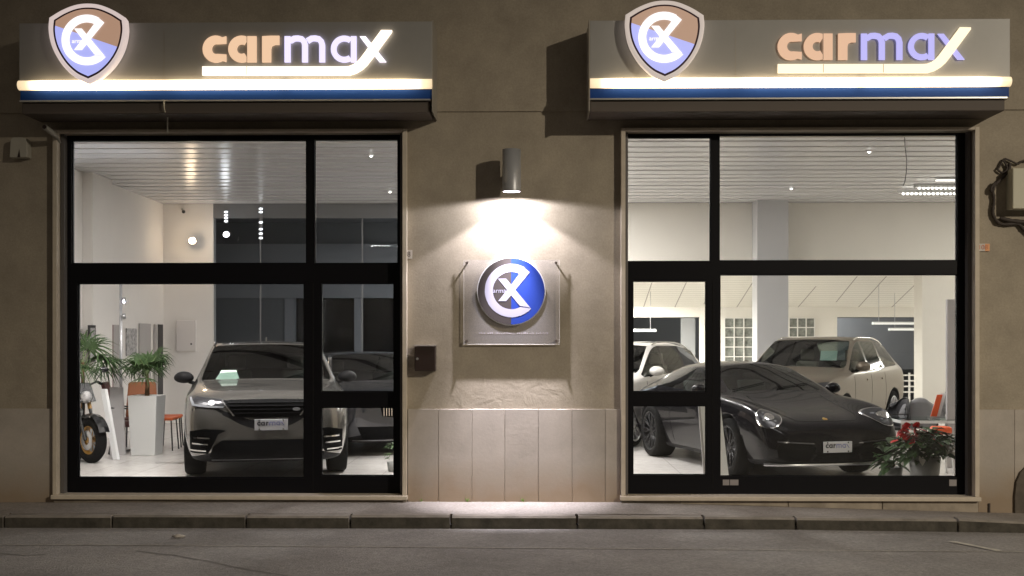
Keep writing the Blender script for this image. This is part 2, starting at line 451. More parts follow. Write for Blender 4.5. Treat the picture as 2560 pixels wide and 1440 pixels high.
def window_unit(side, ox, px_out, panes, mull, label):
    """side opening ox = (x0, x1); panes in photo pixels on the plane of the frame"""
    u = empty_part('display_window', bld); u['label'] = label
    FY = .10                                                # frame front plane
    z0, z1 = ZB, ZT
    t = MB()
    tw = .045
    t.box((ox[0]-tw, -TP, z0), (ox[0], .02, z1+.03)); t.box((ox[1], -TP, z0), (ox[1]+tw, .02, z1+.03))
    t.box((ox[0], -TP, z1), (ox[1], .02, z1+.03))
    t.build('stone_surround', 'stone_trim', u, bevel=.004)
    s_ = MB(); s_.box((ox[0]-tw-.01, -TP-.03, z0-.045), (ox[1]+tw+.01, .10, z0)); s_.build('sill', 'stone_trim', u, bevel=.008)
    k = MB(); e = [ox[0]-tw] + [at(p, 1250, -.05).x for p in (mull)] + [ox[1]+tw]
    for a, c in zip(e[:-1], e[1:]):
        k.box((a+.003, -.055 - random.uniform(0, .008), -.6), (c-.003, .029, z0-.046))
    k.build('sill_block', 'sill_block', u, bevel=.006)
    rv = MB(); rw = .035
    rv.box((ox[0], .021, z0), (ox[0]+rw, .14, z1))
    rv.build('reveal', 'frame_reveal', u); rv = MB(); rv.box((ox[1]-rw, .021, z0), (ox[1], .14, z1)); rv.build('reveal', 'frame_reveal', u)
    # frame = everything in the opening that is not pane
    xa, xb = ox[0]+rw+.001, ox[1]-rw-.001
    W = [(at(a, 0, FY).x, at(c, 0, FY).x, at((a+c)/2, d, FY).z, at((a+c)/2, b, FY).z) for a, b, c, d in panes]  # x0,x1,zlow,zhigh
    gx = sorted(set([xa, xb] + [q for w_ in W for q in w_[:2]])); gz = sorted(set([z0, z1] + [q for w_ in W for q in w_[2:]]))
    fb = MB(); vid = {}
    nx, nz_ = len(gx)-1, len(gz)-1
    solid = [[True]*nz_ for _ in range(nx)]
    for i in range(nx):
        for j in range(nz_):
            cx, cz = (gx[i]+gx[i+1])/2, (gz[j]+gz[j+1])/2
            if any(w_[0] < cx < w_[1] and w_[2] < cz < w_[3] for w_ in W): solid[i][j] = False
    fd = .085
    vs = []; fs = []
    def V(i, j, k_):
        key = (i, j, k_)
        if key not in vid: vid[key] = len(vs); vs.append((gx[i], FY if k_ == 0 else FY+fd, gz[j]))
        return vid[key]
    for i in range(nx):
        for j in range(nz_):
            if not solid[i][j]: continue
            fs.append((V(i,j,0), V(i+1,j,0), V(i+1,j+1,0), V(i,j+1,0))); fs.append((V(i,j,1), V(i,j+1,1), V(i+1,j+1,1), V(i+1,j,1)))
            for di, dj, e in ((-1,0,((i,j),(i,j+1))), (1,0,((i+1,j),(i+1,j+1))), (0,-1,((i,j),(i+1,j))), (0,1,((i,j+1),(i+1,j+1)))):
                a, b2 = i+di, j+dj
                if not (0 <= a < nx and 0 <= b2 < nz_ and solid[a][b2]):
                    (p, q), (r_, s2) = e
                    fs.append((V(p,q,0), V(r_,s2,0), V(r_,s2,1), V(p,q,1)))
    fb.add(vs, fs); fb.build('frame', 'frame_black', u)
    # glazing bead: slim inner lip round every pane, and the pane
    bd = MB()
    for x0, x1, za, zb_ in W:
        g = MB(); g.box((x0-.004, FY+.042, za-.004), (x1+.004, FY+.050, zb_+.004)); g.build('pane', 'window_glass', u)
        for q in ((x0, za, x0+.010, zb_), (x1-.010, za, x1, zb_), (x0+.010, za, x1-.010, za+.010), (x0+.010, zb_-.010, x1-.010, zb_)):
            bd.box((q[0], FY+.022, q[1]), (q[2], FY+.038, q[3]))
    bd.build('glazing_bead', 'frame_black', u)
    return u, W, FY
uL, PL, FY = window_unit('l', WL, None, [(178, 350, 766, 659), (786, 348, 995, 659), (193, 708, 760, 1195), (803, 708, 985, 980), (803, 1018, 985, 1190)],
                 (420, 760), 'left display window with wide pane left and narrow panes right')
uR, PR, FY = window_unit('r', WR, None, [(1567, 343, 1777, 654), (1798, 336, 2395, 652), (1582, 702, 1766, 980), (1582, 1014, 1766, 1188), (1800, 686, 2395, 1192)],
                 (1700, 1970, 2205), 'right display window with narrow panes left and wide pane right')
# door leaves seams, small stickers/drain covers on the bottom rails
mat('seam_black', (.003, .003, .003), .9)
for a, b2, c in ((782.5, 708, 1228), (1782, 702, 1222)):
    p = at(a, b2, FY); q = at(a, c, FY); MB().box((p.x-.004, FY-.0035, q.z), (p.x+.004, FY-.0005, p.z)).build('door_seam', 'seam_black', bld)
mat('sticker_grey', (.30, .28, .28), .6)
def sticker(px0, py0, px1, py1, label):
    a = at(px0, py1, FY); b2 = at(px1, py0, FY)
    tag(MB().box((a.x, FY-.004, a.z), (b2.x, FY-.0005, b2.z)).build('sticker', 'sticker_grey'), label, 'sticker', 'grey stickers on the window rails')
sticker(1807, 1199, 1823, 1213, 'left one of two small grey stickers on right window bottom rail')
sticker(1825, 1199, 1846, 1213, 'right one of two small grey stickers near the mullion foot of right window')
sticker(2373, 1199, 2391, 1215, 'single small grey sticker in the bottom right corner of right window frame')

# ---------------------------------------------------------------- showroom interior (structure)
CZ = CAM.z + 2.66                                           # ceiling height
YB = 10.4                                                   # bulkhead / end of the front hall
def quad_wall(name, pts, th, m, dirn):
    return struct(MB().prism(pts, Vector(dirn)*th).build(name, m))
fl = MB(); fl.box((-14, .36, -.25), (14, 20.5, 0)); struct(fl.build('showroom_floor', 'floor_tile'))
# front strip of floor up to the frames
ff = MB(); ff.box((WL[0]+.04, .19, -.2), (WL[1]-.04, .358, -.001)); ff.box((WR[0]+.04, .19, -.2), (WR[1]-.04, .358, -.001)); struct(ff.build('threshold', 'floor_tile'))
# floor tile joints in the material
m = MAT['floor_tile']; n = m.node_tree.nodes; l = m.node_tree.links; b_ = n['Principled BSDF']
br = n.new('ShaderNodeTexBrick'); br.inputs['Scale'].default_value = 1.0; br.inputs['Brick Width'].default_value = .6; br.inputs['Row Height'].default_value = .6
br.offset = 0; br.inputs['Mortar Size'].default_value = .004; br.inputs['Color1'].default_value = (1,1,1,1); br.inputs['Color2'].default_value = (.93,.93,.93,1); br.inputs['Mortar'].default_value = (.55,.55,.55,1)
tc = n.new('ShaderNodeTexCoord'); l.new(tc.outputs['Object'], br.inputs['Vector'])
mx = n.new('ShaderNodeMix'); mx.data_type = 'RGBA'; mx.blend_type = 'MULTIPLY'; mx.inputs[0].default_value = 1
l.new(b_.inputs['Base Color'].links[0].from_socket, mx.inputs[6]); l.new(br.outputs[0], mx.inputs[7]); l.new(mx.outputs[2], b_.inputs['Base Color'])

# left side wall with pilaster
def C2(xc, dep): p = CAM + VR*xc + VF*dep; return (p.x, p.y)
LW0 = C2(-6.82, 12.5); LW1 = C2(-6.82, 22.6)
quad_wall('side_wall', [(*LW0, 0), (*LW1, 0), (*LW1, CZ), (*LW0, CZ)], .2, 'wall_white', (-1, 0, 0))
a = C2(-6.819, 18.3); b2 = C2(-6.819, 19.2)
pil = MB(); pil.add([(a[0], a[1], 0), (b2[0], b2[1], 0), (b2[0]+.16, b2[1], 0), (a[0]+.16, a[1], 0), (a[0], a[1], CZ-.001), (b2[0], b2[1], CZ-.001), (b2[0]+.16, b2[1], CZ-.001), (a[0]+.16, a[1], CZ-.001)],
                    [(0,1,2,3), (4,5,6,7), (0,1,5,4), (1,2,6,5), (2,3,7,6), (3,0,4,7)]); struct(pil.build('pilaster', 'wall_white'))
# back wall of left part up to the dark zone
xb0 = LW1[0]; xb1 = at(533, 700, YB).x
struct(MB().box((xb0-.2, YB, 0), (xb1, YB+.2, CZ)).build('back_wall', 'wall_white'))
# far right side wall
xr = at(2720, 500, YB).x
struct(MB().box((xr+.2, .36, 0), (xr+.4, 19.5, CZ)).build('side_wall', 'wall_warm'))
# dark rear hall (left) seen through the wide opening
xp = at(1290, 500, YB).x
YD = 14.0
dk = MB()
def zrow(py, Y, px=760): return at(px, py, Y).z
dk.box((xb1-3, YD, zrow(610, YD)), (xp, YD+.2, CZ))                       # upper dark field
dk.box((xb1-3, YD, 0), (at(735, 0, YD).x, YD+.2, zrow(745, YD)))
struct(dk.build('rear_wall', 'dark_wall'))
lb = MB()
lb.box((xb1-3, YD-.06, zrow(745, YD)), (xp, YD+.2, zrow(610, YD)-.001))
lb.box((xb1-3, YD-.05, zrow(545, YD)), (xp, YD-.002, zrow(525, YD)))
lb.box((at(886, 0, YD).x, YD-.03, .02), (at(903, 0, YD).x, YD+.15, zrow(746, YD)))
lb.box((at(712, 0, YD).x, YD-.03, .02), (at(737, 0, YD).x, YD+.15, zrow(746, YD)))
struct(lb.build('rear_beam', 'dark_wall_light'))
struct(MB().box((at(737, 0, YD).x, YD+.16, 0), (xp, YD+.19, zrow(745, YD))).build('rear_window_glass', 'black_glass'))
struct(MB().box((xb1-3.2, YB+.2, 0), (xb1-3, YD+.2, CZ)).build('rear_side_wall', 'dark_wall'))
struct(MB().box((xb1-3.2, YB+.001, CZ), (xp+.2, YD+.4, CZ+.1)).build('rear_ceiling', 'dark_wall'))
# header over the glass partition
struct(MB().box((xb1, YB, zrow(545, YB)), (xp, YB+.12, CZ-.001)).build('header', 'dark_wall'))
# frameless glass partition with slim posts
gp = thing('glass_partition', 'tall smoky glass partition behind the grey off-road car', 'partition')
glass_mat('smoky_glass', (.84, .86, .88), 1.10)
xs_ = [xb1, at(650, 0, YB).x, at(770, 0, YB).x, at(905, 0, YB).x, xp]
for a, c in zip(xs_[:-1], xs_[1:]):
    MB().box((a+.004, YB+.05, .01), (c-.004, YB+.062, zrow(545, YB)-.001)).build('pane', 'smoky_glass', gp)
pm = MB()
for a in xs_[1:-1]: pm.box((a-.012, YB+.03, 0), (a+.012, YB+.049, zrow(546, YB)))
pm.build('post', mat('post_grey', (.22, .22, .23), .4, metal=.6), gp)

# right hall: partition behind the pier, bulkhead, sloping rear ceiling, back wall with openings
struct(MB().box((xp, YB, 0), (xp+.2, 19.5, CZ)).build('partition_wall', 'wall_warm'))
ZBK = at(1900, 654, YB).z
struct(MB().box((xp+.2, YB, ZBK), (xr+.2, YB+.25, CZ-.001)).build('bulkhead', 'wall_warm'))
slope = math.tan(R(15.5))
YW = 13.5
ZR = ZBK - slope*(YW - YB-.25)
struct(MB().add if False else MB().prism([(xp+.2, YB+.25, ZBK), (xr+.2, YB+.25, ZBK), (xr+.2, YW, ZR), (xp+.2, YW, ZR)], (0, 0, .12)).build('sloping_ceiling', 'ceiling_warm'))
cj = MB()
for (xa, ya, xb_, yb_) in ((1630, 705, 1603, 785), (1716, 705, 1679, 785), (1882, 705, 1832, 783), (2040, 715, 1980, 785), (2143, 690, 2090, 755), (2216, 690, 2130, 785), (2302, 697, 2209, 787), (1790, 690, 1760, 760)):
    def on_slope(px, py):
        d = VR*((px-1280)/F) + UP*((HOR-py)/F) + VF
        # z = ZBK - slope*(y-YB-.25)
        t = (ZBK - slope*(CAM.y - YB - .25) - CAM.z) / (d.z + slope*d.y)
        return CAM + d*t
    p = on_slope(xa, ya); q = on_slope(xb_, yb_); off = Vector((0, 0, -.006))
    cj.add([p+off+Vector((-.011,0,0)), p+off+Vector((.011,0,0)), q+off+Vector((.011,0,0)), q+off+Vector((-.011,0,0))], [(0,1,2,3)])
struct(cj.build('ceiling_joints', mat('joint_grey', (.36, .34, .31), .8)))
# fine cross boarding lines come from the material
m = MAT['ceiling_warm']; n = m.node_tree.nodes; l = m.node_tree.links
tc = n.new('ShaderNodeTexCoord'); wv = n.new('ShaderNodeTexWave'); wv.bands_direction = 'Y'; wv.inputs['Scale'].default_value = 2.2
l.new(tc.outputs['Object'], wv.inputs['Vector'])
rp = n.new('ShaderNodeValToRGB'); rp.color_ramp.elements[0].position = 0; rp.color_ramp.elements[0].color = (.60, .575, .52, 1); rp.color_ramp.elements[1].position = .14; rp.color_ramp.elements[1].color = (.80, .775, .71, 1)
l.new(wv.outputs[0], rp.inputs[0]); l.new(rp.outputs[0], n['Principled BSDF'].inputs['Base Color'])
# back wall with openings
def bx(pxa, pya, pxb, pyb, Y, name, m, th=.12, parent=None, zmin=None, zmax=None):
    a = at(pxa, pyb, Y); b3 = at(pxb, pya, Y)
    z0 = a.z if zmin is None else zmin; z1 = b3.z if zmax is None else zmax
    return MB().box((a.x, Y, z0), (b3.x, Y+th, z1)).build(name, m, parent)
zop = zrow(793, YW, 1660)
bw = MB()
cols = [(xp+.2, at(1545, 0, YW).x), (at(1750, 0, YW).x, at(2093, 0, YW).x), (at(2306, 0, YW).x, xr+.2)]
for x0, x1 in cols: bw.box((x0, YW, 0), (x1, YW+.15, zop))
bw.box((xp+.2, YW, zop), (xr+.2, YW+.15, ZR+.02))
struct(bw.build('rear_wall', 'wall_warm'))
struct(MB().box((xp+.2, 19.3, 0), (xr+.2, 19.5, CZ)).build('garage_wall', 'garage_grey'))
struct(MB().box((xp, YW+.15, ZBK), (xr+.4, 19.5, ZBK+.1)).build('garage_ceiling', 'garage_grey'))
# grey leaf and dark post in the left opening
struct(bx(1703, 795, 1738, 1000, YW+.05, 'opening_post', 'opening_grey', .08, zmin=0))
struct(bx(2090, 795, 2310, 1000, 16.5, 'garage_screen', 'opening_grey', .08, zmin=.9))
# glass block windows
def block_window(x0, y0, x1, y1, nx, ny, label):
    a = at(x0, y1, YW); b3 = at(x1, y0, YW)
    u = thing('block_window', label, 'window', (0, 0, 0))
    MB().box((a.x, YW-.012, a.z), (b3.x, YW-.002, b3.z)).build('glass_panel', 'glass_block', u)
    g = MB(); tw = .022
    for i in range(nx+1):
        x = a.x + (b3.x-a.x)*i/nx; g.box((x-tw/2, YW-.04, a.z), (x+tw/2, YW-.013, b3.z))
    for j in range(ny+1):
        z = a.z + (b3.z-a.z)*j/ny
        for i in range(nx): 
            xa = a.x + (b3.x-a.x)*i/nx + tw/2; xb_ = a.x + (b3.x-a.x)*(i+1)/nx - tw/2
            g.box((xa, YW-.038, z-tw/2), (xb_, YW-.014, z+tw/2))
    g.build('grid', 'white_paint', u)
block_window(1811, 795, 1883, 940, 3, 6, 'tall white gridded block window left of the grey column')
block_window(1972, 795, 2036, 890, 3, 4, 'short white gridded block window just right of the grey column')
# grey column
a = at(1893, 0, YB-.5); b3 = at(1971, 0, YB-.5)
struct(MB().box((a.x, YB-.5, 0), (b3.x, YB-.01, CZ-.002)).build('column', 'column_grey'))
# white column at right and tall grey roller banner
a = at(2306, 0, 10.9); b3 = at(2392, 0, 10.9)
struct(MB().box((a.x, 10.9, 0), (b3.x, 11.4, ZBK-.16)).build('column', 'wall_warm'))
# slatted ceiling of the front hall
sl = MB(); pitch = .445; y = .37; i = 0
CX0, CX1 = LW0[0]-.4, xr+.2
while y < YB-.02:
    y2 = min(y + pitch - .085, YB-.01)
    dz = random.uniform(-.004, .004)
    sl.add([(CX0, y, CZ+.03), (CX0, y+.012, CZ+dz), (CX0, y2-.012, CZ+dz), (CX0, y2, CZ+.03), (CX1, y, CZ+.03), (CX1, y+.012, CZ+dz), (CX1, y2-.012, CZ+dz), (CX1, y2, CZ+.03)],
           [(0,1,5,4), (1,2,6,5), (2,3,7,6)])
    y += pitch
struct(sl.build('slatted_ceiling', 'slat_white'))
struct(MB().box((CX0-.3, .36, CZ+.031), (CX1+.3, YB+.25, CZ+.15)).build('ceiling_void', 'slat_gap'))

# ---------------------------------------------------------------- ceiling lamps of the showroom, added and visible ones
mat('lamp_white', (.8, .8, .8), .4)
def tube_light(x, y, z, lx, ly, energy, color, label, group, glow=True):  # flat lights added out of view to brighten the halls
    u = thing('added_ceiling_light', label, 'ceiling light', (x, y, z), 0, group)
    MB().box((-lx/2-.03, -ly/2-.03, .0), (lx/2+.03, ly/2+.03, .05)).build('housing', 'lamp_white', u)
    MB().box((-lx/2, -ly/2, -.012), (lx/2, ly/2, -.001)).build('diffuser', emis('tube_glow', color, 3.0) if 'tube_glow' not in MAT else 'tube_glow', u)
    o = light('added_ceiling_lamp', 'AREA', (x, y, z-.03), energy, color, shape='RECTANGLE', size=lx, size_y=ly)
    return u
G = 'added unseen ceiling lights of the showroom'
LCOL = (1, .95, .92)
tube_light(-3.6, .75, CZ-.001, 1.8, .3, 330, LCOL, 'added unseen ceiling light behind the head of left window', G)
tube_light(3.5, .75, CZ-.001, 1.8, .3, 60, LCOL, 'added unseen ceiling light behind the head of right window', G)
tube_light(0, 2.6, CZ-.001, .5, 1.2, 130, LCOL, 'added unseen ceiling light hidden by the pier, nearest the street', G)
tube_light(0, 5.4, CZ-.001, .5, 1.2, 220, LCOL, 'added unseen ceiling light hidden by the pier, middle of three', G)
tube_light(.1, 8.4, CZ-.001, .5, 1.2, 230, LCOL, 'added unseen ceiling light hidden by the pier, farthest from the street', G)
tube_light(7.2, 3.4, CZ-.001, .5, 1.4, 70, (1, .97, .90), 'added unseen ceiling light beyond the right window, near the street', G)
tube_light(9.4, 7.5, CZ-.001, .5, 1.4, 80, (1, .97, .90), 'added unseen ceiling light beyond the right window, far from the street', G)
G2 = 'added unseen lights of the rear hall'
tube_light(1.2, 12.0, ZBK-.62, .6, .8, 780, (1, .97, .89), 'added unseen light of the rear hall hidden by the pier', G2)
tube_light(10.9, 12.2, ZBK-.62, .6, .8, 170, (1, .97, .89), 'added unseen light of the rear hall beyond the white column', G2)
light('garage_fill', 'POINT', (6.5, 15.2, 2.4), 170, (.97, .98, 1.0), shadow_soft_size=.3)  # fill light added without a fitting, lifts the grey rear opening
light('rear_hall_fill', 'POINT', (-1.5, 12.2, 3.3), 30, (.9, .95, 1.0), shadow_soft_size=.3)  # fill light added without a fitting in the unlit rear hall

# louvred fluorescent fittings with rows of bright cells (top right)
mat('louvre_cell', (1, 1, 1), .4, emit=(1, .97, .9), estr=5.0)
def louvre(pxa, pxb, py, n_, label):
    dep = F*2.60/(HOR-py); a = atd(pxa, py, dep); b3 = atd(pxb, py, dep)
    u = thing('louvred_light', label, 'ceiling light', (0,0,0), 0, 'louvred fluorescent fittings at the ceiling')
    L = (b3-a); d = L.normalized(); mid = (a+b3)/2
    MB().obox(mid+UP*.035, d*(L.length/2+.03), Vector((0,.07,0)), UP*.022).build('housing', 'lamp_white', u)
    for i in range(n_):
        p = a + L*((i+.5)/n_); MB().ico(p+Vector((0,-.02,0)), .026, scale=(1,1,.75)).build('cell', 'louvre_cell', u)
louvre(2252, 2455, 485, 19, 'nearer of two louvred lights with a row of bright cells, top right')
louvre(2292, 2455, 471, 15, 'farther of two louvred lights with a row of bright cells, top right')
dep = F*2.62/(HOR-451); a = atd(2340, 451, dep); b3 = atd(2450, 451, dep)
bt = thing('batten_light', 'thin bright strip light above the louvred lights at the top right', 'ceiling light')
MB().obox((a+b3)/2, (b3-a)/2, Vector((0,.03,0)), UP*.012).build('tube', emis('strip_glow', (1,.97,.9), 1.6), bt)
MB().obox((a+b3)/2+UP*.022, (b3-a)/2, Vector((0,.04,0)), UP*.009).build('housing', 'lamp_white', bt)

# small downlights: bright dots in the ceiling
mat('dot_glow', (1, 1, 1), .4, emit=(1, .96, .9), estr=9.0)
for px, py, lb_ in ((928, 390, 'small recessed downlight in the slatted ceiling, upper one behind the narrow pane'), (975, 480, 'small recessed downlight low in the narrow upper pane by the pier'),
                   (2173, 380, 'small recessed downlight high in the wide right pane'), (1978, 472, 'small recessed downlight above the grey column')):
    dep = F*2.635/(HOR-py); p = atd(px, py, dep)
    u = thing('downlight', lb_, 'downlight', p, 0, 'small downlights in the ceiling')
    MB().ico((0,0,0), .022, scale=(1,1,.8)).build('bulb', 'dot_glow', u)
    MB().lathe([(.028, .0), (.042, .004), (.042, .02), (.028, .02)], n=16).build('ring', 'lamp_white', u)
# glass reflections built as glowing spotlights toward the street
mat('spot_body', (.55, .55, .57), .35, metal=.6)
mat('spot_warm', (1, .8, .6), .4, emit=(1, .72, .48), estr=26)
mat('spot_cool', (1, 1, 1), .4, emit=(.92, .95, 1), estr=22)
def reflection_spot(px, py, Y, m, r, label, energy, color):
    """glass reflection built as a glowing spotlight on a short arm at the wall or partition"""
    p = at(px, py, Y-.30)
    u = thing('spotlight', label, 'spotlight', p, 0, 'reflections built as spotlights on the rear wall of the left window')
    MB().cyl((0, .02, 0), (0, .16, .02), r*1.35, r*1.1, 14).build('spotlight_body', 'spot_body', u)
    MB().ico((0, -.005, 0), r, sub=2, scale=(1.15, .5, 1)).build('bulb', m, u)
    MB().cyl((0, .12, .02), (0, .299, .06), .012, n=6).build('arm', 'spot_body', u)
    light('spotlight_lamp', 'POINT', p + Vector((0, -.12, 0)), energy, color, shadow_soft_size=.05)
reflection_spot(480, 602, YB, 'spot_warm', .055, 'reflection built as a warm glowing spotlight on the white back wall', 6, (1, .75, .5))
reflection_spot(565, 586, YB, 'spot_cool', .045, 'reflection built as a cool white glowing spotlight at the left edge of the dark partition', 2.5, (.92, .95, 1))
for px, ys, lb_ in ((565, (530, 538, 545, 553), 'short column of reflections built as cool white beads above the round spotlight'), (652, (522, 530, 556, 573, 584, 595), 'taller column of reflections built as cool white beads on the dark partition')):  # reflections in the partition glass, built as glowing beads
    base = at(px, 560, YB-.05)
    u = thing('lamp_column', lb_, 'lamp', base)
    for yy in ys:
        p = at(px, yy, YB-.05) - base; MB().ico(p, .030, scale=(1.5, .7, .75)).build('bulb', mat('lamp_col_glow', (1,1,1), .4, emit=(.9,.94,1), estr=2.2) if 'lamp_col_glow' not in MAT else 'lamp_col_glow', u)
    z0 = at(px, ys[-1]+5, YB-.05).z-base.z; z1 = at(px, ys[0]-5, YB-.05).z-base.z
    MB().box((-.03, .012, z0), (.03, .045, z1)).build('backplate', 'post_grey', u)
# ---------------------------------------------------------------- illuminated signs
mat('sign_panel', (.40, .395, .38), .45, metal=.1, noise=.05, nscale=2)
mat('sign_edge', (.42, .39, .34), .5, metal=.3)
mat('sign_under', (.12, .10, .085), .7)
mat('strip_blue', (.010, .055, .26), .5, spec=.2)
mat('alu_trim', (.75, .75, .72), .3, metal=.8)
mat('shield_dark', (.05, .015, .03), .5)
def strip_mat(name, c, s):
    """backlit acrylic tube: LED modules make it fade at the ends and dip at the joint"""
    m = mat(name, (.85, .8, .7), .4, emit=c, estr=s); n = m.node_tree.nodes; l = m.node_tree.links
    tc = n.new('ShaderNodeTexCoord'); sx = n.new('ShaderNodeSeparateXYZ'); l.new(tc.outputs['Generated'], sx.inputs[0])
    rp = n.new('ShaderNodeValToRGB'); e = rp.color_ramp.elements
    e[0].position = 0; e[0].color = (.10, .10, .10, 1); e[1].position = 1; e[1].color = (.10, .10, .10, 1)
    for p_, v_ in ((.02, .14), (.07, .8), (.25, 1), (.355, .62), (.40, 1), (.63, .85), (.645, .5), (.66, .85), (.93, .8), (.98, .16)):
        q = e.new(p_); q.color = (v_, v_, v_, 1)
    ml = n.new('ShaderNodeMath'); ml.operation = 'MULTIPLY'; ml.inputs[1].default_value = s
    l.new(sx.outputs[0], rp.inputs[0]); l.new(rp.outputs[0], ml.inputs[0]); l.new(ml.outputs[0], n['Principled BSDF'].inputs['Emission Strength'])
strip_mat('strip_warm', (1, .76, .46), 8.0)
emis('shield_rim_l', (1, .82, .78), .62); emis('shield_rim_r', (1, .84, .74), .50)
emis('shield_brown', (.40, .235, .155), .95)
emis('shield_violet', (.42, .45, .95), .95)
emis('emblem_white', (1, .96, .98), 1.25)
emis('l_tan_l', (.92, .60, .38), .92); emis('l_tan_r', (.78, .47, .30), .9)
emis('l_vio_l', (.76, .70, 1.0), 1.2); emis('l_vio_r', (.47, .45, .95), .95)
emis('l_bar_l', (1, .84, .66), 2.0); emis('l_bar_r', (1, .82, .56), 1.35)
emis('l_xthin_l', (.95, .88, 1), 1.6)
mat('letter_side', (.3, .26, .24), .6)

SY = -.50                                                   # sign front plane
REF = at(48, 250, SY)
def s2(px, py, y=0.0):
    """left-sign drawing pixel -> local metres (x along sign, z up) relative to REF"""
    p = at(px, py, SY); return Vector((p.x - REF.x, y, p.z - REF.z))
def build_sign(px_left, side, label):
    base = at(px_left, 250 if side == 'l' else 242.5, SY)
    loc = Vector((base.x, SY, REF.z))
    u = thing('illuminated_sign', label, 'sign', loc)
    W = s2(1080, 0).x; zt = s2(560, 56).z; z_strip0 = s2(560, 224).z; z_strip1 = s2(560, 200).z
    z_b0 = s2(560, 248).z; zlow = s2(560, 281).z
    D = -SY
    b = MB(); b.box((0, 0, z_strip1-.01), (W, D-.002, zt)); b.build('panel', 'sign_panel', u, bevel=.003)
    b = MB(); b.box((.004, .05, zlow), (W-.03, D-.002, z_b0-.018)); b.build('shutter_box', 'sign_under', u, bevel=.01)
    b = MB(); b.box((.002, .022, z_b0), (W-.002, .06, z_strip0-.001)); b.build('blue_strip', 'strip_blue', u)
    b = MB(); b.box((-.004, .012, z_b0-.016), (W-.02, .06, z_b0-.001)); b.build('alu_trim', 'alu_trim', u)
    b = MB(); b.box((.003, .061, z_b0-.016), (W-.003, D-.003, z_strip1-.012)); b.build('box_core', 'sign_under', u)
    # half round tube
    b = MB(); r = (z_strip1-z_strip0)/2; zc = (z_strip1+z_strip0)/2; n_ = 10; v = []
    for x in (0, W):
        for i in range(n_+1):
            a = math.pi/2 + math.pi*i/n_; v.append((x, .0 + r*1.1*math.cos(a), zc + r*math.sin(a)))
    b.add(v, [(i, i+1, n_+2+i, n_+1+i) for i in range(n_)], 0, True)
    b.add(v[:n_+1], [list(range(n_+1))]); b.add(v[n_+1:], [list(range(n_+1))[::-1]])
    b.add([(0,.001,z_strip0),(W,.001,z_strip0),(W,.001,z_strip1),(0,.001,z_strip1)], [(0,1,2,3)])
    b.build('light_strip', 'strip_warm', u)
    # end plate, panel joint
    ex = W if side == 'l' else -.012
    b = MB(); b.box((ex, .0, zlow+.0), (ex+.012, D-.002, zt+.01)); b.build('end_plate', 'sign_edge', u)
    b = MB(); jx = s2(410 if side == 'l' else 405, 0).x; b.box((jx-.003, -.0015, z_strip1), (jx+.003, -.0002, zt-.08)); b.build('panel_joint', 'sign_edge', u)
    # letters: boxes standing 5 cm proud, each letter its own part
    cols_ = dict(c='l_tan', a='l_tan', r='l_tan', m='l_vio', a2='l_vio', x='l_vio', swoosh='l_bar')
    for k, polys in LET.items():
        g = MB()
        for i, P in enumerate(polys):
            y0 = -.026 - .0012*i - (.008 if k == 'swoosh' else 0)
            g.prism([s2(x, y_, y0) for x, y_ in P], (0, .016, 0))
        mm = cols_[k] + '_' + side
        if k == 'x' and side == 'l': mm = 'l_xthin_l'
        g.build('letter' if k != 'swoosh' else 'swoosh', mm, u)
    # letter seams
    a = s2(619, 92, 0); c = s2(619, 157, 0); MB().box((a.x-.0025, -.0295, c.z), (a.x+.0025, -.0280, a.z)).build('letter_seam', 'letter_side', u)
    for px_ in ((619, 766) if side == 'r' else (619,)):
        a = s2(px_, 168.5, 0); c = s2(px_, 189.5, 0); MB().box((a.x-.0025, -.0368, c.z), (a.x+.0025, -.0348, a.z)).build('letter_seam', 'letter_side', u)
    # shield
    dy = -.10 if side == 'l' else -.10
    prof = [(230, 17), (262, 21), (296, 35), (325, 53), (327, 80), (322, 112), (311, 142), (290, 174), (262, 200), (231, 216),
            (199, 200), (171, 174), (150, 142), (138, 112), (133, 80), (135, 52), (165, 34), (198, 21)]
    def smooth_closed(P, k=6):
        out = []
        n2 = len(P)
        for i in range(n2):
            p0, p1, p2, p3 = (Vector(P[(i+j-1) % n2]) for j in range(4))
            corner1 = i in (3, 9, 15); corner2 = (i+1) % n2 in (3, 9, 15)
            m1 = (p2-p1) if corner1 else (p2-p0)*.5; m2 = (p2-p1) if corner2 else (p3-p1)*.5
            for j in range(k):
                t = j/k; h = p1*(2*t**3-3*t**2+1) + m1*(t**3-2*t**2+t) + p2*(-2*t**3+3*t**2) + m2*(t**3-t**2)
                out.append((h.x, h.y))
        return out
    O = smooth_closed(prof); cx, cy = 230.5, 100
    dx_ = 0 if side == 'l' else (1655-1475 - (230-48))*.98
    cx2 = cx
    def sc(P, f, fy=None): return [(cx + (x-cx)*f, cy + (y_-cy)*(fy or f)) for x, y_ in P]
    def S(P, y): return [s2(x+dx_, y_, y) for x, y_ in P]
    b = MB(); outer = S(O, dy-.012); outer_b = S(O, -.015); inner = S(sc(O, .885), dy-.012); edge = S(sc(O, .95), dy-.035); n2 = len(O)
    back = S(sc(O, .97), -.008)
    b.add(back + outer + edge + inner, [(k*n2+i, k*n2+(i+1) % n2, (k+1)*n2+(i+1) % n2, (k+1)*n2+i) for k in range(3) for i in range(n2)], 0, True)
    b.build('shield_rim', 'shield_rim_' + side, u)
    b = MB(); b.prism(S(sc(O, .884), dy-.010), (0, .02, 0)); b.build('shield_border', 'shield_dark', u)
    I = sc(O, .835)
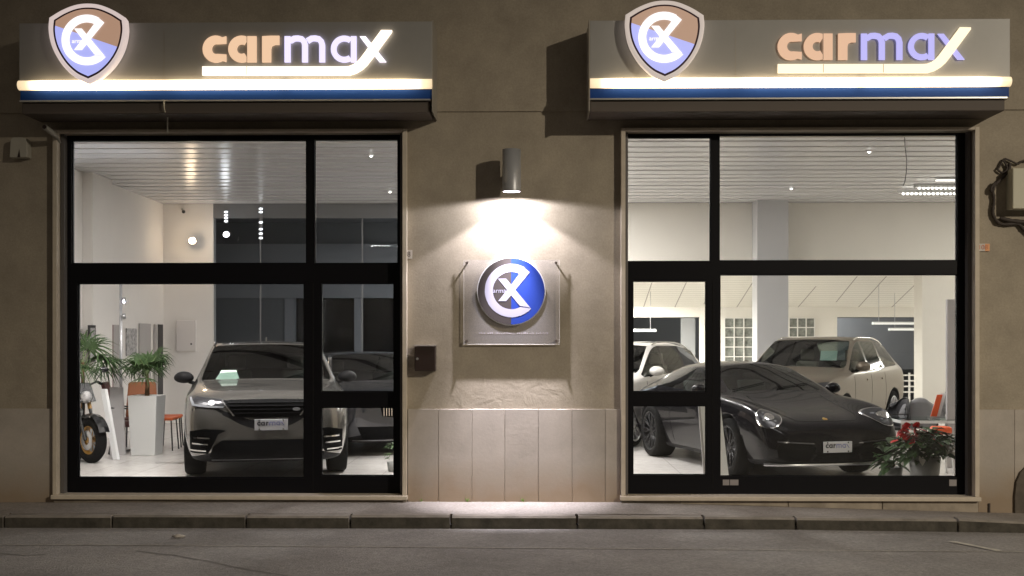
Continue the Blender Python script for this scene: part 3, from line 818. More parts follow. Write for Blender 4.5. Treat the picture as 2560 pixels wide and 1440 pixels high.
    def clip(P, up):
        # split line from (150,72) to (297,122)
        def f(p): return (p[1] - (72 + (p[0]-150)*(50/147.))) * (1 if up else -1)
        out = []
        for i in range(len(P)):
            a, c = P[i], P[(i+1) % len(P)]; fa, fc = f(a), f(c)
            if fa <= 0: out.append(a)
            if fa*fc < 0: t = fa/(fa-fc); out.append((a[0]+(c[0]-a[0])*t, a[1]+(c[1]-a[1])*t))
        return out
    b = MB(); b.prism(S(clip(I, True), dy-.013), (0, .002, 0)); b.build('shield_field', 'shield_brown', u)
    b = MB(); b.prism(S(clip(I, False), dy-.013), (0, .002, 0)); b.build('shield_field', 'shield_violet', u)
    out, a1, a2 = emblem2d(); rr = 80.0; ecx, ecy = 228, 109
    b = MB()
    for i, P in enumerate((out, a1, a2)):
        b.prism(S([(ecx + x*rr, ecy - y_*rr) for x, y_ in P], dy-.022-.0012*i), (0, .006, 0))
    b.build('emblem', 'emblem_white', u)
    # light the LED tubes really throw on panel and wall
    return u, loc, W
sL, locL, SW_ = build_sign(48, 'l', 'left lit shop sign with shield and brighter lettering above the left window')
sR, locR, _ = build_sign(1475, 'r', 'right lit shop sign with shield and softer lettering above the right window')
txt_n = [0]
def text_mesh(body, size, name, m, parent, loc, rot=(R(90), 0, 0), extr=.0008, align='CENTER', proj=None):
    c = bpy.data.curves.new('tmp_text', 'FONT'); c.body = body; c.size = size; c.align_x = align; c.align_y = 'CENTER'; c.extrude = extr
    o = bpy.data.objects.new('tmp_text', c); col.objects.link(o)
    bpy.context.view_layer.update()
    me = bpy.data.meshes.new_from_object(o.evaluated_get(bpy.context.evaluated_depsgraph_get()))
    bpy.data.objects.remove(o); bpy.data.curves.remove(c)
    me.name = name; me.materials.clear(); me.materials.append(MAT[m])
    if proj: me.transform(proj)
    q = bpy.data.objects.new(name, me); col.objects.link(q); q.parent = parent; q.location = loc; q.rotation_euler = rot
    return q
for u, dx_ in ((sL, 0), (sR, -2/250)):
    p = s2(207, 111, -.1265); p.x += (-2*.98/250 if u is sR else 0)
    text_mesh('arma', .06, 'small_lettering', 'emblem_white', u, p)

# ---------------------------------------------------------------- pier: wall lamp
mat('lamp_cyl', (.42, .43, .45), .4, metal=.35)
mat('lamp_lens', (1, 1, 1), .3, emit=(1, .9, .98), estr=14)
LY = -.28
p = at(1279, 480, LY); top = at(1279, 374, LY); lr = .095
u = thing('wall_lamp', 'grey cylinder wall lamp throwing a bright cone down the pier', 'wall lamp', (p.x, LY, 0))
MB().lathe([(lr*.80, p.z+.03), (lr*.98, p.z+.03), (lr, p.z), (lr, p.z+.0005), (lr*.985, top.z), (0, top.z+.002)], n=40).build('lamp_body', 'lamp_cyl', u)
MB().lathe([(0, p.z+.012), (lr*.93, p.z+.006), (lr*.93, p.z+.02), (0, p.z+.026)], n=32).build('lens', 'lamp_lens', u)
MB().box((-.03, .0, top.z-.32), (.03, -LY-.001, top.z-.2)).build('bracket', 'lamp_cyl', u)
LC = (1.0, .94, 1.03)
lp = (p.x, LY, p.z - .012)
light('wall_lamp_main', 'SPOT', lp, 84, LC, target=(p.x, LY, 0), spot_size=R(119), spot_blend=.16, shadow_soft_size=.035)
light('wall_lamp_halo', 'SPOT', lp, 55, (.97, .93, 1), target=(p.x, LY, 0), spot_size=R(172), spot_blend=.12, shadow_soft_size=.035)
light('wall_lamp_beam', 'SPOT', lp, 420, LC, target=(p.x, -.02, .60), spot_size=R(50), spot_blend=1.0, shadow_soft_size=.03)
light('wall_lamp_core', 'SPOT', (p.x, LY, p.z-.02), 260, LC, target=(p.x, -.0, p.z-.44), spot_size=R(34), spot_blend=.6, shadow_soft_size=.02)
light('wall_lamp_throw', 'SPOT', (p.x, LY, p.z-.02), 820, LC, target=(p.x, -.10, -.0), spot_size=R(42), spot_blend=1.0, shadow_soft_size=.02)

# plexiglass sign with round badge
mat('badge_dark', (.030, .025, .024), .6, spec=.15); mat('badge_blue', (.008, .024, .16), .6, spec=.15); mat('badge_white', (.22, .215, .27), .6, spec=.1)
mat('badge_edge', (.6, .6, .62), .4); mat('stud', (.25, .2, .17), .35, metal=.8)
glass_mat('plexi', (.97, .97, .97), 1.03, body=(.8, .78, .8), bodyw=.10)
mat('plexi_edge', (.75, .72, .68), .25, spec=.6)
PY = -.055
a = at(1160, 860, PY); c = at(1398, 650, PY)
u = thing('badge_sign', 'clear plastic wall sign with round black and blue badge on the pier', 'sign')
MB().box((a.x, PY, a.z), (c.x, PY+.006, c.z)).build('acrylic_plate', 'plexi', u)
e = MB(); e.box((a.x, PY-.001, a.z-.006), (c.x, PY+.008, a.z-.0005)); e.box((a.x-.004, PY-.001, a.z-.006), (a.x-.0005, PY+.007, c.z)); e.box((c.x+.0005, PY-.001, a.z-.006), (c.x+.004, PY+.007, c.z))
e.build('plate_edge', 'plexi_edge', u)
for px, py, dx_ in ((1166, 634, 1), (1390, 634, -1), (1166, 856, 1), (1391, 856, -1)):
    q = at(px, py, PY)
    q.x = max(min(q.x, c.x-.03), a.x+.03); q.z = max(min(q.z, c.z-.03), a.z+.03)
    st = MB().cyl((q.x, PY-.012, q.z), (q.x, 0.0, q.z), .0085, n=10); st.cyl((q.x, PY-.018, q.z), (q.x, PY-.0125, q.z), .014, n=12); st.build('stud', 'stud', u)
bc = at(1278, 728, PY-.03); br_ = .355
def disc_half(right):
    A = arc(0, 0, br_*.975, -90, 90, 30) if right else arc(0, 0, br_*.975, 90, 270, 30)
    off = -.010
    return [(bc.x + x, PY-.030, bc.z + z) for x, z in A]
sp = at(1272, 0, PY-.03).x - bc.x
def disc_part(right):
    A = []
    for k in range(61):
        th = -90 + 180*k/60 if right else 90 + 180*k/60
        A.append((br_*.972*math.cos(R(th)), br_*.972*math.sin(R(th))))
    return [(bc.x + x, PY-.0145, bc.z + z) for x, z in A]
bd = MB(); bd.cyl((bc.x, PY-.011, bc.z), (bc.x, PY-.001, bc.z), br_, n=72); bd.build('badge_disc', 'badge_edge', u)
MB().prism(disc_part(True), (0, .0035, 0)).build('badge_field', 'badge_blue', u)
MB().prism(disc_part(False), (0, .0035, 0)).build('badge_field', 'badge_dark', u)
g = MB()
for i, P in enumerate(emblem2d()):
    g.prism([(bc.x + x*br_, PY-.0163-.0006*i, bc.z + z*br_) for x, z in P], (0, .0014, 0))
g.build('emblem', 'badge_white', u)
text_mesh('arma', .068, 'small_lettering', 'badge_white', u, (bc.x - .122, PY-.0165, bc.z+.005))
# faint unreadable line of writing below the badge: worn strokes
mat('faded_ink', (.30, .275, .28), .6)
g = MB(); x = at(1190, 833, PY).x; xe = at(1368, 833, PY).x; zc = at(1280, 833, PY).z
random.seed(3)
while x < xe:
    w_ = random.uniform(.006, .016); h_ = random.choice((.012, .016, .022))
    if random.random() > .16: g.box((x, PY-.0016, zc-.009), (x+w_*.7, PY-.0004, zc-.009+h_))
    x += w_ + random.uniform(.003, .009)
g.build('faded_text', 'faded_ink', u)

# mailbox
mat('mail_brown', (.035, .022, .018), .45, spec=.4); mat('mail_lid', (.42, .38, .35), .4)
a = at(1036, 928, -.16); c = at(1088, 866, -.16)
u = thing('mailbox', 'small dark brown mailbox on the pier beside the left window', 'mailbox')
MB().box((a.x, -.15, a.z), (c.x, -.001, c.z)).build('mailbox_body', 'mail_brown', u, bevel=.006)
MB().prism([(a.x-.004, -.158, c.z+.004), (c.x+.004, -.158, c.z+.004), (c.x+.004, -.158, c.z+.014), (a.x-.004, -.158, c.z+.014)], (0, .156, 0)).build('lid', 'mail_lid', u, bevel=.003)
q = at(1043, 897, -.16); MB().cyl((q.x, -.16, q.z), (q.x, -.151, q.z), .013, n=12).build('lock', 'alu_trim', u)

# house number tiles
mat('tile_white', (.62, .58, .54), .3); mat('tile_ink', (.05, .03, .03), .5); mat('tile_red', (.55, .16, .07), .4)
def num_tile(px0, py0, px1, py1, text, label, m='tile_white', ink='tile_ink', size=.075):
    a = at(px0, py1, -.02); c = at(px1, py0, -.02)
    u = thing('house_number', label, 'house number')
    MB().box((a.x, -.016, a.z), (c.x, -.001, c.z)).build('tile', m, u, bevel=.002)
    text_mesh(text, size, 'number', ink, u, ((a.x+c.x)/2, -.0175, (a.z+c.z)/2))
num_tile(1014, 625, 1030, 647, '8', 'tiny square house number tile at the left edge of the pier')
num_tile(2440, 609, 2475, 628, '108', 'orange lit house number tile right of the right window', 'tile_white', 'tile_red', .068)
a = at(2463, 627.5, -.02); c = at(2474.5, 609.5, -.02)
mat('tile_orange', (.80, .36, .14), .4)  # orange reflection on the tile, painted as a patch
t_ = [o for o in col.objects if o.name.startswith('house_number') and '108' not in o.name][-1]
MB().box((a.x, -.0172, a.z), (c.x, -.0162, c.z)).build('tile_reflection', 'tile_orange', t_)
# siren box on the far left
mat('siren_grey', (.50, .48, .41), .5)
a = at(22, 393, -.12); c = at(67, 342, -.12)
u = thing('alarm_box', 'pale rounded alarm siren box high on the wall at far left', 'alarm')
b = MB(); w_ = c.x-a.x; h_ = c.z-a.z
P = [(a.x, a.z), (a.x+w_, a.z), (a.x+w_, a.z+h_*.72), (a.x+w_*.9, a.z+h_*.95), (a.x+w_*.6, a.z+h_), (a.x+w_*.15, a.z+h_*.98), (a.x+.01, a.z+h_*.85)]
b.prism([(x, -.11, z) for x, z in P], (0, .109, 0)); b.build('alarm_body', 'siren_grey', u, bevel=.008)
b = MB(); b.prism([(a.x+w_*.45, -.1115, a.z), (a.x+w_*.62, -.1115, a.z), (a.x+w_*.56, -.1115, a.z+h_*.42)], (0, .001, 0)); b.build('slot', 'mail_brown', u)
# cctv-like bracket arm at the window corner
mat('cam_grey', (.42, .40, .36), .5)
u = thing('wall_camera', 'small grey tube camera at the top left corner of left window', 'camera')
q = at(112, 318, -.34); r_ = at(141, 341, -.14)
MB().tube([q, (q+r_)/2, r_], [.028, .03, .026], 12).build('camera_body', 'cam_grey', u)
MB().cyl(q + (q-r_).normalized()*.012, q + (q-r_).normalized()*.001, .021, n=12).build('camera_lens', 'mail_brown', u)
r2 = Vector((r_.x-.02, -.001, r_.z-.04)); MB().tube([r_, r2], .012, 8).build('bracket', 'cam_grey', u)
# shutter crank rod under the left sign
u = thing('crank_rod', 'thin pale crank rod hanging under the left sign', 'rod')
P1 = [at(410, 250, -.50), at(410, 266, -.50), at(412, 279, -.48), at(419, 283, -.30), at(419, 300, -.22), at(419, 333, -.12)]
MB().tube(P1, .007, 8).build('rod', mat('rod_pale', (.62, .60, .50), .4), u)
# cable bundle and meter box at the right edge
mat('cable_dark', (.05, .038, .032), .7); mat('meter_box', (.62, .60, .48), .6)
u = thing('meter_box', 'beige meter box with looping dark cables at the right edge', 'meter box')
a = at(2531, 522, -.16); c = at(2700, 420, -.16)
MB().box((a.x, -.17, a.z), (c.x, -.001, c.z)).build('box_body', 'meter_box', u, bevel=.01)
def cab(pts, r, Y=-.03):
    P = [at(x, y_, Y) for x, y_ in pts]
    Q = []
    for i in range(len(P)-1):
        p0, p1, p2, p3 = P[max(i-1, 0)], P[i], P[i+1], P[min(i+2, len(P)-1)]
        for j in range(5):
            t = j/5; Q.append(.5*((2*p1) + (p2-p0)*t + (2*p0-5*p1+4*p2-p3)*t*t + (3*p1-p0-3*p2+p3)*t**3))
    Q.append(P[-1])
    rr = [r*random.uniform(.8, 1.25) for _ in Q]
    MB().tube(Q, rr, 8).build('cable', 'cable_dark', u)
cab([(2640, 400), (2560, 402), (2545, 410), (2528, 403), (2510, 398), (2498, 418), (2494, 424), (2508, 432), (2518, 420), (2508, 400)], .010)
cab([(2524, 408), (2522, 425), (2505, 445), (2488, 462), (2482, 475), (2485, 500), (2482, 525), (2484, 540), (2495, 556), (2510, 561), (2545, 560), (2558, 572), (2580, 590), (2640, 600)], .018)
cab([(2490, 455), (2478, 470), (2480, 480), (2486, 468)], .014, -.05)
cab([(2500, 545), (2530, 552), (2570, 556), (2640, 560)], .02, -.04)
# small access hatch low on the wall at right
a = at(2443, 1287, -.03); c = at(2477, 1231, -.03)
u = thing('wall_hatch', 'small dark rusty wall hatch beside the right window sill', 'hatch')
MB().box((a.x, -.034, a.z), (c.x, -.0245, c.z)).build('hatch_plate', mat('hatch_brown', (.07, .05, .038), .8, noise=.4, nscale=12), u)
MB().box((c.x-.03, -.050, a.z+.02), (c.x-.012, -.0345, a.z+.12)).build('handle', 'cable_dark', u)
# dark rounded stone guard at the very right edge
u = MB(); P = [(2537, 1292), (2537, 1240), (2541, 1205), (2552, 1180), (2570, 1162), (2600, 1150), (2700, 1150), (2700, 1292)]
u.prism([at(x, y_, -.065) + Vector((0, 0, -.03 if y_ > 1290 else 0)) for x, y_ in P], (0, .038, 0))
tag(u.build('corner_guard', mat('guard_brown', (.12, .10, .08), .85, noise=.2, nscale=10, bump=.4), bevel=.008), 'dark flat stone guard low on the wall at the lower right edge', 'stone guard')

# weeds at the foot of the pier and litter on the road
mat('weed', (.16, .26, .05), .7)
random.seed(11)
for px, n_, lb_ in ((1168, 7, 'tiny green weed at the pier foot, left of centre'), (1308, 9, 'tiny green weed at the pier foot, right of centre'), (1052, 4, 'tiny dry weed at the pier foot near the left window')):
    base = at(px, 1260, -.05); z = wall_z(base.x)
    g = MB()
    for i in range(n_):
        a = random.uniform(0, 6.28); r = random.uniform(.01, .035); h = random.uniform(.02, .05)
        t = Vector((base.x + r*math.cos(a), -.05 + r*.5*math.sin(a), z + h)); s_ = Vector((base.x, -.05, z))
        sd = Vector((math.sin(a), -math.cos(a), .3))*.008
        g.add([s_, (s_+t)/2 + sd, t, (s_+t)/2 - sd], [(0,1,2,3)])
    tag(g.build('weed', 'weed', recalc=False), lb_, 'weed', 'weeds at the foot of the pier')
mat('litter_white', (.55, .51, .46), .8)
z = road_z(-3); dep = F*(CAM.z - z)/(1345-HOR); p = atd(447, 1345, dep)
g = MB(); g.ico((p.x, p.y, z+.018), .035, jit=.35, sub=2, scale=(1.5, .8, .55)); tag(g.build('litter', 'litter_white'), 'crumpled pale litter on the road near the kerb', 'litter')
for px, s_ in ((1440, 0),):
    z = kerb_z(.7); p = at(px, 1300, KY+.02)
    g = MB(); g.ico((p.x, KY+.05, kerb_z(p.x)+.008), .018, jit=.4, sub=1, scale=(.5, 1.8, .5)); tag(g.build('debris', 'tar'), 'dark twig debris on the kerb edge right of centre', 'debris')
# ---------------------------------------------------------------- cars
def paint(name, color, metal, rough, coat=1.0):
    m = bpy.data.materials.new(name); m.use_nodes = True; n = m.node_tree.nodes; l = m.node_tree.links
    b = n['Principled BSDF']; b.inputs['Metallic'].default_value = metal; b.inputs['Roughness'].default_value = rough
    b.inputs['Coat Weight'].default_value = coat; b.inputs['Coat Roughness'].default_value = .03
    g = n.new('ShaderNodeNewGeometry'); mx = n.new('ShaderNodeMix'); mx.data_type = 'RGBA'
    tc = n.new('ShaderNodeTexCoord'); t = n.new('ShaderNodeTexNoise'); t.inputs['Scale'].default_value = 12; l.new(tc.outputs['Object'], t.inputs['Vector'])
    fl_ = n.new('ShaderNodeMix'); fl_.data_type = 'RGBA'; fl_.inputs[6].default_value = (*[c*.97 for c in color], 1); fl_.inputs[7].default_value = (*[min(1, c*1.03) for c in color], 1)
    l.new(t.outputs[0], fl_.inputs[0]); l.new(fl_.outputs[2], mx.inputs[6])
    mx.inputs[7].default_value = (.05, .05, .055, 1); l.new(g.outputs['Backfacing'], mx.inputs[0]); l.new(mx.outputs[2], b.inputs['Base Color'])
    mt = n.new('ShaderNodeMath'); mt.operation = 'SUBTRACT'; mt.inputs[0].default_value = 1; l.new(g.outputs['Backfacing'], mt.inputs[1])
    m2 = n.new('ShaderNodeMath'); m2.operation = 'MULTIPLY'; m2.inputs[1].default_value = metal; l.new(mt.outputs[0], m2.inputs[0]); l.new(m2.outputs[0], b.inputs['Metallic'])
    m3 = n.new('ShaderNodeMath'); m3.operation = 'MULTIPLY'; m3.inputs[1].default_value = coat; l.new(mt.outputs[0], m3.inputs[0]); l.new(m3.outputs[0], b.inputs['Coat Weight'])
    MAT[name] = m; return m
paint('paint_grey', (.185, .177, .165), .74, .27)
paint('paint_black', (.006, .0055, .007), .0, .25, .36)
MAT['paint_black'].node_tree.nodes['Principled BSDF'].inputs['Specular IOR Level'].default_value = .05
paint('paint_beige', (.150, .125, .096), .45, .42, .15)
paint('paint_white', (.80, .78, .74), .0, .30)
paint('paint_navy', (.035, .037, .045), .6, .25)
mat('trim_black', (.010, .010, .011), .6, spec=.15); mat('pillar_black', (.008, .008, .009), .15, spec=.6)
mat('grille_black', (.003, .003, .0035), .7, spec=.08)
mat('chrome', (.80, .80, .80), .12, metal=1); mat('rubber', (.012, .012, .012), .9, spec=.1); mat('rim_dark', (.025, .025, .027), .4, metal=.5)
mat('rim_silver', (.50, .50, .52), .28, metal=.9); mat('interior_dark', (.07, .068, .066), .8); mat('interior_tan', (.30, .27, .23), .8)
mat('plate_white', (.52, .52, .55), .45); mat('plate_ink', (.05, .05, .06), .5); mat('plate_blue', (.18, .19, .38), .5)
mat('lamp_inner', (.035, .035, .04), .3, metal=.3); mat('drl', (.22, .225, .24), .8, spec=.1); mat('gold', (.55, .36, .10), .35, metal=.8)
mat('paper_green', (.62, .74, .68), .6, emit=(.5, .7, .62), estr=.12)
mat('hood_letter', (.05, .045, .04), .4)
glass_mat('car_glass', (.58, .66, .62), 1.50); glass_mat('car_glass_dark', (.30, .33, .32), 1.25); glass_mat('lamp_cover', (.9, .92, .95), 1.5)

COLS = ['wl', 'wm']
def section(s):
    t, zb, wl, wm, zm, ws, zs, wb, zbt, we, ze, wr, zr, zt = s
    return [(0, zb), (wl*.88, zb), (wl, zb+.07), (wm, zm), (ws, zs), (wb, zbt), (we, ze), (wr, zr), (wr*.52, zr+(zt-zr)*.72), (0, zt)]

def make_body(st, flags, L, paintname, wheels, wr_, clad=True, tuck=None, corner=.75):
    """st: stations front to rear; flags[i] = (side, screen) for the strip i -> i+1; wheels: [t_front, t_rear]"""
    bm = bmesh.new(); cr = bm.edges.layers.float.new('crease_edge'); cv = bm.verts.layers.float.new('crease_vert')
    rows = []
    for s in st:
        sec = section(s); t = s[0]
        row = []
        for sg in (1, -1):
            row.append([None]*10)
        for k, (x, z) in enumerate(sec):
            tt = t + (tuck(z, t, x) if tuck else 0)
            v = bm.verts.new((x, tt - L/2, z))
            row[0][k] = v
            row[1][k] = v if x == 0 else bm.verts.new((-x, tt - L/2, z))
        rows.append(row)
    for i in range(len(st)-1):
        side, scr = flags[i]
        for h in (0, 1):
            for k in range(9):
                a, b, c, d = rows[i][h][k], rows[i][h][k+1], rows[i+1][h][k+1], rows[i+1][h][k]
                f = bm.faces.new((a, b, c, d) if h else (d, c, b, a))
                mi = 0
                if k == 5 and side: mi = {'g': 1, 'b': 5}[side]
                if k >= 7 and scr: mi = {'f': 2, 'r': 3, 's': 6}[scr]
                if k <= 1 and clad: mi = 4
                f.material_index = mi; f.smooth = True
    for e_, rev in ((0, False), (-1, True)):
        for h in (0, 1):
            r = rows[e_][h]
            for a, b, c, d in ((0,1,8,9), (1,2,7,8), (2,3,6,7), (3,4,5,6)):
                q = (r[a], r[b], r[c], r[d])
                f = bm.faces.new(q); f.smooth = True
    bmesh.ops.recalc_face_normals(bm, faces=bm.faces)
    glass_i = {1, 2, 3, 5}
    for e in bm.edges:
        ms = {f.material_index for f in e.link_faces}
        if len(ms) > 1 and ms & {1, 2, 3, 5, 6}: e[cr] = .92
        elif len(ms) > 1: e[cr] = .3
    for i, fl_ in enumerate(flags):
        nxt = flags[i+1] if i+1 < len(flags) else (None, None); prv = flags[i-1] if i else (None, None)
        for h in (0, 1):
            for row_i, other in ((i, prv), (i+1, nxt)):
                if fl_[1] and other[1] != fl_[1]: rows[row_i][h][7][cv] = corner
                if fl_[0] and not other[0]: rows[row_i][h][5][cv] = .6; rows[row_i][h][6][cv] = .6
    me = bpy.data.meshes.new('tmp_body'); bm.to_mesh(me); bm.free()
    for nm in (paintname, 'car_glass', 'car_glass', 'car_glass', 'trim_black', 'pillar_black', 'pillar_black'): me.materials.append(MAT[nm])
    o = bpy.data.objects.new('tmp_body', me); col.objects.link(o)
    md = o.modifiers.new('s', 'SUBSURF'); md.levels = 3
    cut = MB()
    hw = max(s[3] for s in st)
    for tw in wheels:
        for sg in (1, -1):
            cut.cyl((sg*(hw-.30), tw-L/2, wr_), (sg*(hw+.2), tw-L/2, wr_), wr_+.055, n=40, mi=4)
    for nm in range(5): pass
    co = cut.build('tmp_cut', [paintname, 'car_glass', 'car_glass', 'car_glass', 'trim_black'])
    bo = o.modifiers.new('b', 'BOOLEAN'); bo.operation = 'DIFFERENCE'; bo.object = co; bo.solver = 'EXACT'
    bpy.context.view_layer.update()
    dg = bpy.context.evaluated_depsgraph_get()
    full = bpy.data.meshes.new_from_object(o.evaluated_get(dg), preserve_all_data_layers=True, depsgraph=dg)
    bpy.data.objects.remove(o); bpy.data.objects.remove(co)
    return full

def split_mesh(full, keep, name, mats, parent):
    bm = bmesh.new(); bm.from_mesh(full)
    bmesh.ops.delete(bm, geom=[f for f in bm.faces if f.material_index not in keep], context='FACES')
    mp = {k: i for i, k in enumerate(keep)}
    for f in bm.faces: f.material_index = mp[f.material_index]
    me = bpy.data.meshes.new(name); bm.to_mesh(me); bm.free()
    for m in mats: me.materials.append(MAT[m])
    for p in me.polygons: p.use_smooth = True
    o = bpy.data.objects.new(name, me); col.objects.link(o); o.parent = parent
    return o

def islands(o):
    """give every separate window its own object"""
    bm = bmesh.new(); bm.from_mesh(o.data); bm.faces.ensure_lookup_table(); seen = {}; k = 0
    for f in bm.faces:
        if f.index in seen: continue
        st_ = [f]; seen[f.index] = k
        while st_:
            q = st_.pop()
            for e in q.edges:
                for g2 in e.link_faces:
                    if g2.index not in seen: seen[g2.index] = k; st_.append(g2)
        k += 1
    for j in range(k):
        b2 = bm.copy(); b2.faces.ensure_lookup_table()
        bmesh.ops.delete(b2, geom=[f for f in b2.faces if seen[f.index] != j], context='FACES')
        me = bpy.data.meshes.new(o.name); b2.to_mesh(me); b2.free(); me.materials.append(o.data.materials[0])
        if j == 0: first = me
        else:
            n2 = bpy.data.objects.new('side_window', me); col.objects.link(n2); n2.parent = o.parent
    bm.free(); o.data = first

def bvh_of(full):
    bm = bmesh.new(); bm.from_mesh(full); t = BVHTree.FromBMesh(bm); bm.free(); return t

def patch(bvh, poly, view, name, m, parent, off=.006, depth=.02, maxe=.05, smooth=False, hits=None):
    """fit a flat outline onto the car body. view 'f' front: poly is (x, z); 'l'/'r' side: poly is (y, z); 't' top: (x, y)"""
    if isinstance(view, tuple): return patch_dir(bvh, poly, view, name, m, parent, off, depth, maxe)
    D = {'f': Vector((0, 1, 0)), 'l': Vector((-1, 0, 0)), 'r': Vector((1, 0, 0)), 't': Vector((0, 0, -1)), 'b': Vector((0, -1, 0))}[view]
    bm = bmesh.new()
    if view in 'fb': vs = [bm.verts.new((x, 0, z)) for x, z in poly]
    elif view == 't': vs = [bm.verts.new((x, y_, 0)) for x, y_ in poly]
    else: vs = [bm.verts.new((0, y_, z)) for y_, z in poly]
    f = bm.faces.new(vs)
    bmesh.ops.triangulate(bm, faces=[f])
    for _ in range(7):
        le = [e for e in bm.edges if e.calc_length() > maxe]
        if not le: break
        bmesh.ops.subdivide_edges(bm, edges=le, cuts=1); bmesh.ops.triangulate(bm, faces=[q for q in bm.faces if len(q.verts) > 3])
    last = 0; N0 = {}
    for v in bm.verts:
        o = Vector(v.co) - D*5
        h, nrm, _, _ = bvh.ray_cast(o, D)
        N0[v] = (h, nrm)
    good = [h for h, _ in N0.values() if h is not None]
    if not good: bm.free(); return None
    for v, (h, nrm) in N0.items():
        if h is None:
            h = min(good, key=lambda g: (g - v.co - D*(g-v.co).dot(D)).length); 
            c = v.co.copy(); a = D.dot(h) ; v.co = c - D*c.dot(D) + D*a - D*off
        else: v.co = h - D*off
    bmesh.ops.recalc_face_normals(bm, faces=bm.faces)
    avg = sum((q.normal.dot(D) for q in bm.faces))
    if avg > 0: bmesh.ops.reverse_faces(bm, faces=bm.faces)
    if depth:
        r = bmesh.ops.extrude_face_region(bm, geom=bm.faces[:])
        for v in [g for g in r['geom'] if isinstance(g, bmesh.types.BMVert)]: v.co += D*depth
        bmesh.ops.recalc_face_normals(bm, faces=bm.faces)
    me = bpy.data.meshes.new(name); bm.to_mesh(me); bm.free(); me.materials.append(MAT[m])
    if smooth:
        for p in me.polygons: p.use_smooth = True
    o = bpy.data.objects.new(name, me); col.objects.link(o); o.parent = parent
    return o
def patch_dir(bvh, poly, view, name, m, parent, off, depth, maxe):
    """outline (u, v) about a centre, cast along an oblique direction"""
    c0, D = Vector(view[0]), Vector(view[1]).normalized()
    U = UP.cross(D).normalized()*-1; V_ = D.cross(U)*-1
    if V_.z < 0: V_ = -V_
    if U.x < 0: U = -U
    bm = bmesh.new(); bm.faces.new([bm.verts.new(c0 + U*a + V_*b_) for a, b_ in poly])
    bmesh.ops.triangulate(bm, faces=bm.faces[:])
    for _ in range(5):
        le = [e for e in bm.edges if e.calc_length() > maxe]
        if not le: break
        bmesh.ops.subdivide_edges(bm, edges=le, cuts=1); bmesh.ops.triangulate(bm, faces=[q for q in bm.faces if len(q.verts) > 3])
    for v in bm.verts:
        h = bvh.ray_cast(v.co - D*3, D)[0]
        v.co = (h if h else v.co) - D*off
    bmesh.ops.recalc_face_normals(bm, faces=bm.faces)
    if sum(q.normal.dot(D) for q in bm.faces) > 0: bmesh.ops.reverse_faces(bm, faces=bm.faces)
    r = bmesh.ops.extrude_face_region(bm, geom=bm.faces[:])
    for v in [g for g in r['geom'] if isinstance(g, bmesh.types.BMVert)]: v.co += D*depth
    bmesh.ops.recalc_face_normals(bm, faces=bm.faces)
    me = bpy.data.meshes.new(name); bm.to_mesh(me); bm.free(); me.materials.append(MAT[m])
    o = bpy.data.objects.new(name, me); col.objects.link(o); o.parent = parent
    return o
def mir(P): return [(-x, z) for x, z in P][::-1]

WHEELS = {}
def wheel(parent, x, y, r, wd, rim, side, spokes=10):
    u = empty_part('wheel', parent, (x, y, r), (0, 0, 0 if side > 0 else math.pi))
    key = (r, wd, rim, spokes)
    if key not in WHEELS:
        rr = r*.74
        t = MB().lathe([(rr, -wd/2+.01), (rr+.015, -wd/2), (r-.03, -wd/2), (r-.008, -wd/2+.02), (r, -wd/2+.05), (r, wd/2-.05), (r-.008, wd/2-.02), (r-.03, wd/2), (rr+.015, wd/2), (rr, wd/2-.01)], axis='x', n=40)
        to = t.build('tyre', 'rubber', u)
        g = MB(); g.lathe([(rr, -wd/2+.012), (rr-.012, -wd/2+.02), (rr-.015, wd/2-.03), (rr+.004, wd/2-.006), (rr-.006, wd/2-.004), (rr-.02, wd/2-.02)], axis='x', n=40)
        g.lathe([(0, wd/2-.03), (.05, wd/2-.03), (.07, wd/2-.05), (0.0, wd/2-.09)], axis='x', n=16)
        for k in range(spokes):
            a = 2*math.pi*k/spokes
            for da in (-.11, .11):
                p = Vector((wd/2-.045, .05*math.cos(a), .05*math.sin(a))); q = Vector((wd/2-.02, (rr-.006)*math.cos(a+da), (rr-.006)*math.sin(a+da)))
                g.cyl(p, q, .012, .009, 6)
        ro = g.build('rim', rim, u)
        dk = MB().lathe([(0, wd/2-.11), (rr-.02, wd/2-.11)], axis='x', n=32); do = dk.build('brake_disc', 'lamp_inner', u)
        WHEELS[key] = (to, ro, do)
    else:
        for o in WHEELS[key]:
            c = o.copy(); col.objects.link(c); c.parent = u
    return u

def interior(u, L, hw, t_cowl, zbelt, roof, seat='interior_dark', y_off=0):
    y0 = t_cowl - L/2
    b = MB()
    b.box((-hw*.80, y0-.05, .30), (hw*.80, y0+2.3, .42)); b.box((-hw*.76, y0+.12, .42), (hw*.76, y0+.38, zbelt-.08))
    b.box((-.13, y0+.38, .42), (.13, y0+1.3, .66)); b.build('cabin_floor', 'interior_dark', u, bevel=.03)
    for sx in (-.40, .40):
        s_ = MB(); s_.box((sx-.24, y0+.85, .42), (sx+.24, y0+1.35, .62))
        s_.prism([(sx-.23, y0+1.28, .58), (sx+.23, y0+1.28, .58), (sx+.20, y0+1.52, zbelt+.12), (sx-.20, y0+1.52, zbelt+.12)], (0, .12, .02))
        s_.box((sx-.12, y0+1.52, zbelt+.15), (sx+.12, y0+1.62, min(roof-.14, zbelt+.34)))
        s_.build('seat', seat, u, bevel=.04)
    w_ = MB(); c = Vector((.38, y0+.62, zbelt-.10)); pts = [c + Vector((.18*math.cos(2*math.pi*i/18), .05*math.sin(2*math.pi*i/18), .18*math.sin(2*math.pi*i/18))) for i in range(19)]
    w_.tube(pts, .016, 6); w_.box((c.x-.16, c.y, c.z-.02), (c.x+.16, c.y+.03, c.z+.02)); w_.build('steering_wheel', 'trim_black', u)

